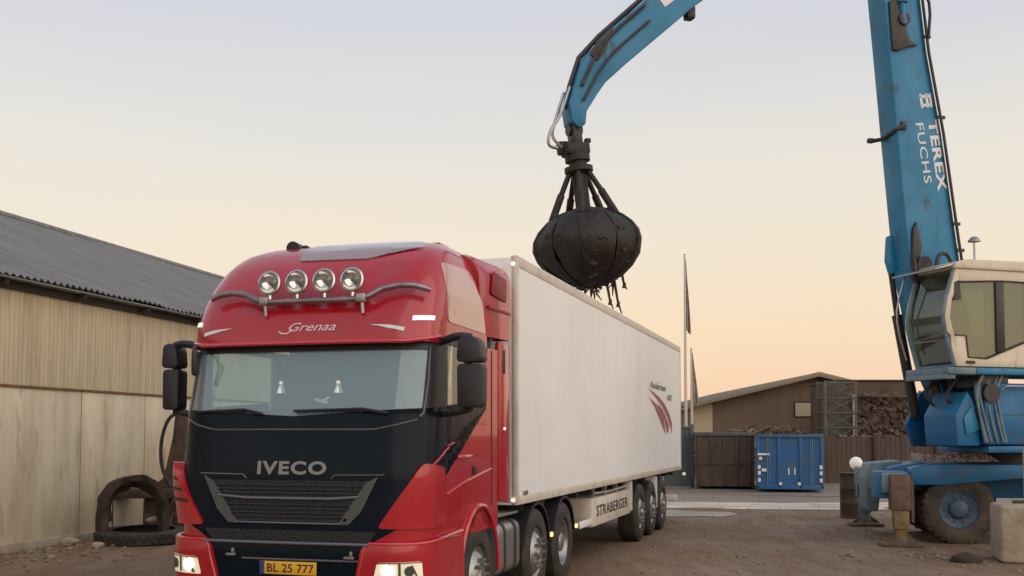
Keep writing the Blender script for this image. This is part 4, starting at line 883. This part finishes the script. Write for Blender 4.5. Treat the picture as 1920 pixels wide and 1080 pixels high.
# scrap strands hanging out of the closed shells
sc = thing('scrap_strands', 'torn scrap strands hanging out from the bottom of the closed grab', 'scrap', (GX, GY, 0)); sc.location = Vector((GX, GY, 7.06))-(Matrix.Rotation(R(-6.5), 4, 'Y') @ Vector((0, 0, 7.06))); sc.rotation_euler = (0, R(-6.5), 0)
m = MB()
rq = random.Random(11)
for k in range(16):
    a = rq.uniform(0, 6.28); r = rq.uniform(.05, .62); x, y = r*math.cos(a), r*math.sin(a); z = gz+.02+r*r*.45; L = rq.uniform(.06, .26)
    m.tube([(x, y, z+.1), (x+rq.uniform(-.04, .04), y+rq.uniform(-.04, .04), z-L*.5), (x+rq.uniform(-.08, .08), y+rq.uniform(-.08, .08), z-L)], [.026, .018, .008], 5)
for (dx, dz, L) in ((.40, .10, .55), (.26, .04, .40), (.55, .2, .25)):
    v = Vector((.95, .30, 0)).normalized()*dx; m.tube([(v.x, v.y, gz+dz+.1), (v.x+.02, v.y, gz+dz-L*.6), (v.x+.06, v.y, gz+dz-L)], [.026, .02, .010], 6)
    m.box((v.x+.02, v.y, gz+dz-L*.7), (.05, .03, .10), .01, ry=.4)
sc_o = m.build('strand', RUST, sc)

# ------------------------------------------------------------------ long shed on the left
SHL = R(-12.8)
shd = thing('metal_shed', 'long cream corrugated shed with pale lower sheets and grey roof left of the lorry', 'shed', (-8.44, 17.95, 0), SHL)
L0, L1, EZ, DW, RZ, OV = -13, 40, 4.55, 8, 7.97, .36
# upper cladding: real corrugation
m = MB(); ys = [L0+i*(L1-L0)/3600 for i in range(3601)]
for xo in (0,):
    m.grid(lambda u, v: (.018+(.011+.006*math.sin(u*1.9)*math.sin(u*.73+1))*math.sin(u*2*math.pi/.115+.5*math.sin(u*.9))+.012*math.sin(u*.55+v*2)*math.sin(u*1.7)+(.006 if v > 3.6 else 0), u, v), ys, [2.80, 3.62, 4.62])
m.build('corrugated_wall', SHEDUP, shd, 80)
m = MB(); seams = [-10.9, -6.6, -2.25, 2.1, 4.23, 8.5, 12.8, 17.1, 21.4, 25.7, 30, 34.3, 38.6]
ed = [L0]+seams+[L1]
for a, b in zip(ed[:-1], ed[1:]): m.span((-.05, a+.012, .12), (.012, b-.012, 2.76), .006)
m.build('sheet_panel', SHEDLOW, shd)
m = MB()
for y in seams: m.span((-.045, y-.014, .10), (.004, y+.014, 2.77))
m.span((-.04, L0, 2.75), (.0, L1, 2.82)); m.build('panel_gap', RUSTLINE, shd)
m = MB(); m.span((.0, L0, 2.755), (.045, L1, 2.80), .008); m.build('drip_rail', RUSTLINE, shd)
m = MB(); m.span((-.2, L0, -.1), (.06, L1, .14), .02); m.build('plinth', CONC, shd)
m = MB(); m.span((-2*DW, L0, 0), (-2*DW+.1, L1, EZ)); m.prism([(-2*DW, 0), (-.06, 0), (-.06, EZ), (-DW, RZ-.1), (-2*DW, EZ)], 'y', L1-.1, L1); m.prism([(-2*DW, 0), (-.06, 0), (-.06, EZ), (-DW, RZ-.1), (-2*DW, EZ)], 'y', L0, L0+.1); m.build('end_wall', SHEDUP, shd)
sl_ = (RZ-EZ)/(DW+OV)
for sg in (1, -1):
    m = MB(); ys2 = [L0-.3+i*(L1-L0+.6)/2600 for i in range(2601)]
    def rf_(u, t, k):
        x = OV-t*(DW+OV); z = EZ+t*(RZ-EZ)+(.022+.004*math.sin(u*1.3))*math.sin(u*2*math.pi/.177)+.02*math.sin(u*.6+t*5)+(.012*math.sin(int(u/1.06)*2.7) if t < .02 else 0)+k; return (x if sg > 0 else -2*DW-x, u, z)
    if sg > 0: m.grid(lambda u, t: rf_(u, t, .03+(.012 if 0 < t < 1 and int(t*10) % 2 else 0)), ys2, [0, .22, .221, .45, .451, .68, .681, 1]); m.grid(lambda u, t: rf_(u, t, .015), ys2, [0, .06])
    else: m.grid(lambda u, t: rf_(u, t, .03), ys2[::4], [0, .5, 1])
    m.build('roof', SHEDROOF, shd, 80)
m = MB(); m.tube([(-DW, L0-.3, RZ+.03), (-DW, L1+.3, RZ+.03)], .12, 8); m.build('ridge_cap', SHEDROOF, shd)
m = MB(); m.span((.06, L0, EZ-.16), (.11, L1, EZ-.02)); m.span((-.02, L0, EZ-.10), (.06, L1, EZ-.03))
for k in range(26): m.span((.03, L0+k*2.1, EZ-.12), (.30, L0+k*2.1+.07, EZ-.03))
m.build('eave_timber', DARKWOOD, shd)
m = MB(); m.tube([(OV-.03, L0-.2, EZ-.02), (OV-.03, L1+.2, EZ-.02)], .022, 6); m.build('eave_edge', SHEDROOF, shd)

# ------------------------------------------------------------------ heap of old parts by the shed
def tyre_lathe(name, Rr, wd, Mx, mat, inn=.56):
    m = MB(); m.lathe([(Rr*inn, wd*.36), (Rr*.66, wd*.5), (Rr*.9, wd*.48), (Rr, wd*.36), (Rr*1.0, -wd*.36), (Rr*.9, -wd*.48), (Rr*.66, -wd*.5), (Rr*inn, -wd*.36), (Rr*(inn+.10), -wd*.30), (Rr*.90, -wd*.30), (Rr*.90, wd*.30), (Rr*(inn+.10), wd*.30)], None, 44, close=True)
    n0 = 40
    for k in range(n0):
        a = k*2*math.pi/n0; m.box((Rr*math.cos(a), Rr*math.sin(a), wd*.16), (.035, Rr*.10, wd*.34), .008, rz=a); m.box((Rr*math.cos(a+.08), Rr*math.sin(a+.08), -wd*.16), (.035, Rr*.10, wd*.34), .008, rz=a+.08)
    m.rough(.02, 2.5, 3); o = m.build(name, mat); o.matrix_world = Mx; return o
BROWNTYRE = pm('dusty_brown_tyre', (.060, .035, .022), .85, var=.9, vscale=3.5, vcol=(.022, .017, .014), bump=.4)
DARKTYRE = pm('dirty_dark_tyre', (.028, .022, .020), .8, var=.9, vscale=3, vcol=(.06, .045, .035), bump=.3)
m = MB(); q0, q1 = R(-12), R(192)
for sx in (-1, 1): m.box((sx*.545, -.36, 0), (.14, .62, .42), .03)
m.lathe([(.50, .20), (.60, .23), (.63, .15), (.62, -.15), (.59, -.23), (.48, -.21), (.44, -.10), (.45, .10)], None, 40, q0, q1, True)
m.lathe([(.40, -.02), (.46, -.02), (.46, -.20), (.36, -.22)], None, 18, R(95), R(205), True)
m.tube([(.50, -.30, .0), (.66, -.05, .05), (.78, .25, .08), (.95, .42, .1)], [.07, .06, .05, .04], 7); m.rough(.05, 2.3, 3); m.rough(.02, 7, 5)
t1 = m.build('curved_scrap', BROWNTYRE); t1.matrix_world = Matrix.Translation((-6.98, 20.0, .58)) @ Matrix.Rotation(R(34), 4, 'Z') @ Matrix.Rotation(R(86), 4, 'X')
tag(t1, 'rusty brown curved scrap arch standing on the flat tyre by the shed', 'scrap')
t2 = tyre_lathe('large_tyre', .84, .24, Matrix.Translation((-6.72, 19.85, .125)) @ Matrix.Rotation(R(2), 4, 'X'), DARKTYRE, .72)
tag(t2, 'wide dark tyre lying flat on the ground below the rusty scrap arch', 'tyre')
t3 = thing('rusty_pipe_stub', 'short reddish pipe stub standing behind the flat tyre by the shed', 'pipe', (-6.62, 20.75, .0))
m = MB(); m.lathe([(.13, 0), (.13, .62), (.10, .62), (.10, .0)], None, 20, close=True); m.build('pipe', pm('red_rust', (.20, .075, .05), .8, var=.8, vscale=6, vcol=(.10, .045, .03)), t3)
sp = thing('rusty_scrap_arm', 'tall rusty scrap frame with bent hose behind the left side of the cab', 'scrap', (-7.12, 21.3, 0))
m = MB(); m.prism([(-.1, 0), (.5, 0), (.62, .8), (.70, 1.9), (.72, 2.45), (.52, 2.45), (.47, 1.9), (.30, 1.1), (-.05, .85)], 'y', -.12, .12, .03); m.span((-.8, -.3, .72), (.6, .3, .92), .03); m.span((-.8, -.3, 0), (-.6, .3, .75), .02); m.span((.0, -.35, 0), (.9, .35, .45), .04); m.rough(.02, 3); m.build('frame', RUST, sp)
m = MB(); m.tube([(.55, -.1, 2.4), (.36, -.12, 2.25), (.24, -.12, 1.8), (.26, -.1, 1.3), (.45, -.1, .95)], .035, 8, 2); m.build('hose', GREASE, sp)
for k, (x, y, z, r) in enumerate(((-7.9, 19.4, .05, .12), (-7.2, 18.9, .04, .10), (-6.9, 20.9, .3, .13))):
    m = MB(); bmesh.ops.create_icosphere(m.bm, subdivisions=2, radius=r); m.rough(.05, 5, k); o = m.build('rubble_stone', CONC, ang=20, loc=(x, y, z)); o.scale = (1.3, 1, .7)
    tag(o, ['pale rubble lump lying nearest the base of the shed wall', 'pale rubble lump on the dirt in front of the flat tyre', 'pale rubble lump beside the rusty scrap arch'][k], 'stone', 'rubble lumps by the shed')

# ------------------------------------------------------------------ right: concrete block, barrel with lamp
cb = thing('concrete_block', 'rough pale concrete block standing at the right edge beside the handler wheel', 'block', (7.98, 16.9, 0), R(-14))
m = MB(); m.box((0, 0, .44), (.86, .9, .88), .05, seg=3); m.rough(.03, 2.2, 3); m.rough(.012, 9, 5); m.build('block', CONC, cb)
m = MB(); m.box((.1, .1, .90), (.5, .12, .06), .02); m.build('lifting_bar', RUST, cb)
cp = thing('concrete_post', 'narrow pale upright post beside the concrete block at the right edge', 'post', (8.44, 17.6, 0), R(-10))
m = MB(); m.box((0, 0, .86), (.22, .24, 1.72), .03); m.rough(.01, 5); m.build('post', pm('pale_post', (.5, .46, .38), .7, var=.6, vscale=4, vcol=(.35, .3, .22)), cp)
cs = thing('earth_lump', 'dark clod of earth lying in front of the concrete block', 'clod', (7.0, 16.75, 0))
m = MB(); bmesh.ops.create_icosphere(m.bm, subdivisions=3, radius=.16, matrix=Matrix.Diagonal((1.6, 1.1, .8, 1))); m.rough(.07, 5); m.build('clod', pm('dark_earth', (.05, .035, .025), .95, bump=.6, bscale=20), cs)
br = thing('steel_drum', 'brown steel drum standing on the dirt left of the handler outriggers', 'drum', (7.99, 25.6, 0))
m = MB(); m.lathe([(0, 0), (.26, 0), (.265, .02), (.245, .04), (.245, .34), (.255, .36), (.245, .38), (.245, .68), (.255, .70), (.245, .72), (.245, 1.02), (.28, 1.03), (.28, 1.07), (0, 1.06)], None, 32); m.build('drum_shell', pm('drum_brown', (.085, .052, .034), .65, var=.8, vscale=3, vcol=(.045, .03, .022)), br)
lm = thing('globe_lamp', 'round white globe lamp on a short stem on top of the brown drum', 'lamp', (8.13, 25.6, 1.05))
m = MB(); m.cyl((0, 0, 0), (0, 0, .13), .06, .04); m.cyl((0, 0, .0), (0, 0, .02), .09); m.build('stem', SATIN, lm)
m = MB(); bmesh.ops.create_uvsphere(m.bm, u_segments=24, v_segments=16, radius=.15, matrix=Matrix.Translation((0, 0, .24))); m.build('globe', pm('white_globe', (.85, .82, .76), .3, emit=(1, .92, .8), estr=.25), lm)

# ------------------------------------------------------------------ background yard
bc = thing('roll_off_container', 'blue roll off container with white end markings standing before the brown building', 'container', (9.49, 37.0, 0), R(-13))
m = MB(); m.span((-1.08, 0, .14), (1.08, 5.6, .24)); m.span((-1.08, 0, .2), (-1.0, 5.6, 1.95)); m.span((1.0, 0, .2), (1.08, 5.6, 1.95)); m.span((-1.0, 5.5, .2), (1.0, 5.6, 1.95)); m.span((-1.02, .02, .22), (1.02, .08, 1.92)); m.build('shell', BOXBLUE, bc)
m = MB()
for x in (-1.06, -.36, .36, 1.06): m.span((x-.05, -.05, .15), (x+.05, .03, 1.95), .01)
m.span((-1.11, -.06, 1.87), (1.11, .04, 1.98), .015); m.span((-1.1, -.05, .10), (1.1, .03, .26), .015)
for k in range(8): m.span((-1.13, .5+k*.65, .25), (-1.07, .6+k*.65, 1.9)); m.span((1.07, .5+k*.65, .25), (1.13, .6+k*.65, 1.9))
m.span((-1.12, 0, 1.90), (-1.0, 5.6, 1.99), .01); m.span((1.0, 0, 1.90), (1.12, 5.6, 1.99), .01); m.build('rib', BOXBLUE, bc)
m = MB()
for x in (-.75, -.68, .68, .75): m.cyl((x, -.06, .2), (x, -.06, 1.85), .014, n=6)
m.build('lock_rod', BLUEG, bc)
m = MB(); m.text('11', (.06, -.0, .72), (1, 0, 0), (0, 0, 1), .24, .24, .01, 0, 1.2, .004); m.box((-.86, -.055, 1.30), (.42, .012, .07)); m.box((-.86, -.055, .76), (.16, .012, .1)); m.box((-.97, -.055, 1.16), (.10, .012, .10)); m.build('white_marking', WHITE, bc)
for x in (-1.02, 1.02):
    for z in (.42, .66, .86): m = MB(); m.box((x, -.062, z), (.09, .012, .13)); m.build('reflector_strip', WHITE, bc)
m = MB()
for x in (-.32, .30): m.cyl((x, -.03, .30), (x, -.075, .30), .055)
m.build('roller', WHITE, bc)
# brown container behind the trailer with grey green frame
b2 = thing('scrap_container', 'brown open scrap container with grey green rim standing left of the blue container', 'container', (7.80, 39.2, 0), R(-10))
m = MB(); m.span((-1.15, 0, .10), (.95, .08, 1.95)); m.span((-1.15, .08, .10), (-1.07, 6, 1.95)); m.span((.87, .08, .10), (.95, 6, 1.95)); m.span((-1.07, 5.9, .10), (.87, 6, 1.95)); m.span((-1.1, .08, .1), (.9, 5.9, .18)); m.build('shell', BROWNC, b2)
m = MB()
for k in range(5): m.span((-1.05+k*.45, -.05, .12), (-.97+k*.45, .0, 1.92), .01)
m.span((-1.1, -.04, .9), (.9, .0, .98)); m.build('rib', BROWNC, b2)
m = MB(); m.span((-1.2, -.08, 1.92), (1.0, .12, 2.06), .02); m.span((-1.2, .12, 1.92), (-1.05, 6, 2.06), .02); m.span((.85, .12, 1.92), (1.0, 6, 2.06), .02); m.build('rim', FENCEG, b2)
fp = thing('steel_fence', 'grey green steel fence panel standing between the white trailer and the brown container', 'fence', (5.9, 40.2, 0))
m = MB(); m.span((-2.5, 0, .05), (.78, .06, 2.22))
for k in range(16): m.span((-2.45+k*.2, -.03, .1), (-2.39+k*.2, .0, 2.2))
m.build('panel', FENCEG, fp)
m = MB(); m.span((.72, -.06, 0), (.86, .10, 2.36), .015); m.span((-2.5, -.05, 2.2), (.8, .08, 2.28), .01); m.build('post', FENCEG, fp)
wf = thing('plank_fence', 'dark brown boarded fence running behind the drum and the handler', 'fence', (12.2, 44.0, 0))
m = MB(); rr = random.Random(5)
for k in range(64): m.span((k*.2, rr.uniform(0, .03), .0), (k*.2+.185, .06, 1.86+rr.uniform(-.05, .05)))
m.build('boards', pm('dark_boards', (.105, .068, .05), .8, var=.8, vscale=1.5, vcol=(.06, .042, .034), stretch=(3, 3, .4)), wf)
for k in range(6): m = MB(); m.span((k*2.5-.05, -.12, 0), (k*2.5+.08, 0, 2.0), .01); m.build('post', DARKWOOD, wf)
# gabled hall
hl = thing('gabled_hall', 'wide brown gabled hall with a cream window behind the containers', 'building', (0, 60, 0))
GX0, GX1, PX, PZ = 9.9, 23.75, 16.82, 5.30
def gz_(x): return 3.62+(PZ-3.62)*(1-abs(x-PX)/(PX-GX0))
m = MB(); m.prism([(GX0, 0), (GX1, 0), (GX1, gz_(GX1)-.12), (PX, PZ-.12), (GX0, gz_(GX0)-.12)], 'y', 0, .3); m.span((GX0, .3, 0), (GX0+.2, 30, 3.45)); m.span((GX1-.2, .3, 0), (GX1, 30, 3.45)); m.build('wall', HALLWALL, hl)
m = MB(); m.span((GX0+.02, -.05, 2.0), (11.12, 0, 3.70)); m.build('cream_panel', HALLCREAM, hl)
m = MB()
m.prism([(GX0-.35, gz_(GX0-.35)-.12), (PX, PZ-.11), (GX1+.35, gz_(GX1+.35)-.12), (GX1+.35, gz_(GX1+.35)+.08), (PX, PZ+.10), (GX0-.35, gz_(GX0-.35)+.08)], 'y', -.9, 30.5, .02); m.build('roof', HALLROOF, hl)
m = MB(); m.prism([(GX0-.37, gz_(GX0-.37)-.14), (PX, PZ-.14), (GX1+.37, gz_(GX1+.37)-.14), (GX1+.37, gz_(GX1+.37)+.10), (PX, PZ+.12), (GX0-.37, gz_(GX0-.37)+.10)], 'y', -.98, -.9, .01); m.build('barge_board', pm('barge_board_tan', (.26, .21, .155), .7), hl)
m = MB(); m.span((15.72, -.03, 3.0), (17.30, .0, 3.76)); wn = m.build('window', HALLCREAM, hl)
m = MB(); m.span((15.66, -.06, 2.95), (17.36, -.02, 3.0)); m.span((15.66, -.06, 3.76), (17.36, -.02, 3.81)); m.span((15.66, -.06, 3.0), (15.72, -.02, 3.76)); m.span((17.30, -.06, 3.0), (17.36, -.02, 3.76)); m.build('frame', DARKWOOD, wn)
# flat roofed block and its low extension
fb = thing('flat_roofed_block', 'tall brown flat roofed block rising right of the gabled hall', 'building', (0, 52, 0))
m = MB(); m.span((15.75, 0, 0), (19.02, 5, 4.52)); m.build('wall', BRICK, fb)
m = MB(); m.span((15.70, -.05, 4.52), (19.07, 5.05, 4.62), .01); m.build('roof_edge', DARKWOOD, fb)
m = MB(); m.span((17.6, -.03, 3.55), (18.5, 0, 3.75)); m.span((16.0, -.03, 3.4), (17.2, .0, 3.48)); m.build('vent', HALLCREAM, fb)
lx = thing('low_annex', 'low brown annex with a sloping roof seen between the block and handler', 'building', (0, 52.5, 0))
m = MB(); m.prism([(19.08, 0), (24, 0), (24, 3.0), (21, 3.5), (19.08, 3.72)], 'y', 0, 4); m.build('wall', pm('annex_wall', (.10, .085, .065), .8, var=.5, vscale=1, vcol=(.07, .06, .045)), lx)
m = MB(); m.prism([(19.05, 3.72), (21, 3.5), (24.1, 3.0), (24.1, 3.08), (21, 3.58), (19.05, 3.80)], 'y', -.2, 4.2); m.build('roof', HALLROOF, lx)
# lattice mast
lt = thing('lattice_frame', 'grey steel lattice frame standing in front of the gabled hall roof end', 'frame', (14.6, 48, 0))
m = MB()
for x in (-.68, .68):
    for y in (0, 1.2): m.span((x-.04, y-.04, 0), (x+.04, y+.04, 4.38))
for k in range(7):
    z = .3+k*.66
    for y in (0, 1.2): m.tube([(-.68, y, z), (.68, y, z)], .03, 5); m.tube([(-.68, y, z), (.68, y, min(4.35, z+.66))], .022, 5); m.tube([(.68, y, z), (-.68, y, min(4.35, z+.66))], .022, 5)
    for x in (-.68, .68): m.tube([(x, 0, z), (x, 1.2, z)], .03, 5)
m.build('strut', pm('weathered_steel', (.13, .125, .10), .7, var=.6, vscale=2), lt)
m = MB()
for k in range(10): m.span((-.62+k*.13, .55, .1), (-.51+k*.13, .60, 4.2+.1*math.sin(k*2)))
m.build('mesh_panel', pm('mesh_grey', (.12, .11, .09), .8, var=.8, vscale=3), lt)
# scrap heaps
def heap(name, label, cx, cy, rx, ry, h, mats, n, seed):
    q = random.Random(seed); root = MB()
    for i in range(n):
        a = q.uniform(0, 6.28); r = math.sqrt(q.random()); x, y = r*rx*math.cos(a), r*ry*math.sin(a); z = h*(1-r**3.2*.7)*q.uniform(.25, .86)
        s_ = q.uniform(.04, .16); root.box((x, y, z), (s_*q.uniform(.6, 4.5), s_*q.uniform(.4, 1.2), s_*q.uniform(.2, .9)), 0, q.uniform(0, 3), q.uniform(-.8, .8), q.uniform(-.8, .8))
    gnd_ = [(-rx*1.02, 0)]
    root.lathe([(rx*.98, 0), (rx*.90, h*.34), (rx*.74, h*.56), (rx*.35, h*.70), (0, h*.72)], Matrix.Diagonal((1, ry/rx, 1, 1)), 24)
    o = root.build(name, mats, loc=(cx, cy, 0)); return tag(o, label, 'scrap heap', kind='stuff')
q = random.Random(4); m = MB(); m.span((-1.72, .35, 0), (1.72, 2.2, 3.72))
for i in range(3000):
    s_ = q.uniform(.04, .17); m.box((q.uniform(-1.75, 1.75), q.uniform(.05, .42), q.random()**.8*3.75), (s_*q.uniform(.6, 2.6), s_*q.uniform(.4, 1.4), s_*q.uniform(.4, 2.4)), 0, q.uniform(0, 3), q.uniform(-.9, .9), q.uniform(-.9, .9))
m.rough(.03, 1.5, 2)
tag(m.build('scrap_stack', SCRAPM, loc=(17.1, 48.6, 0)), 'tall brown block of stacked mixed scrap between the lattice frame and handler', 'scrap stack', kind='stuff')
cg = thing('stack_frame', 'rusty post and rail frame standing round the front of the tall scrap stack', 'frame', (17.1, 48.45, 0))
for x in (-1.78, 1.78):
    m = MB(); m.span((x-.06, -.06, 0), (x+.06, .06, 3.78), .01); m.build('post', CONC, cg)
for z in (1.9, 3.70):
    m = MB(); m.span((-1.72, -.04, z-.05), (1.72, .04, z+.05), .01); m.build('rail', BRICK, cg)
heap('scrap_heap', 'ochre and pinkish scrap piled behind the two containers', 11.6, 50.0, 3.6, 1.6, 2.75, SCRAPM2, 1800, 5)
heap('scrap_heap', 'low brown scrap piled behind the dark boarded fence', 15.5, 46.6, 3.6, 1.2, 2.35, SCRAPM2, 900, 6)
# flags
for (x, y, h, f0, f1, fx, lab) in ((8.85, 55, 11.15, 10.9, 7.3, .26, 'tall white flagpole with a limp faded flag just right of the trailer rear'), (9.25, 55.6, 6.35, 6.2, 3.7, .34, 'shorter white flagpole with a drooping pale flag before the hall corner')):
    fp = thing('flagpole', lab, 'flagpole', (x, y, 0), 0, 'flagpoles behind the trailer')
    m = MB(); m.cyl((0, 0, 0), (0, 0, h), .09, .05, 10); m.lathe([(0, .10), (.07, .05), (0, 0)], Matrix.Translation((0, 0, h)), 12); m.build('pole', POLEW, fp)
    m = MB(); n = 16
    def fl_(u, v):
        wv = fx*(.25+.75*u**.8)*(.35+.65*math.sin(min(1, u*1.1)*1.5)); return (.05+v*wv*.9, .12*math.sin(v*9+u*3)*(.3+.7*u), f0-(f0-f1)*u-v*.25*u)
    m.grid(fl_, [k/n for k in range(n+1)], [k/8 for k in range(9)]); m.build('flag', FLAGC, fp)
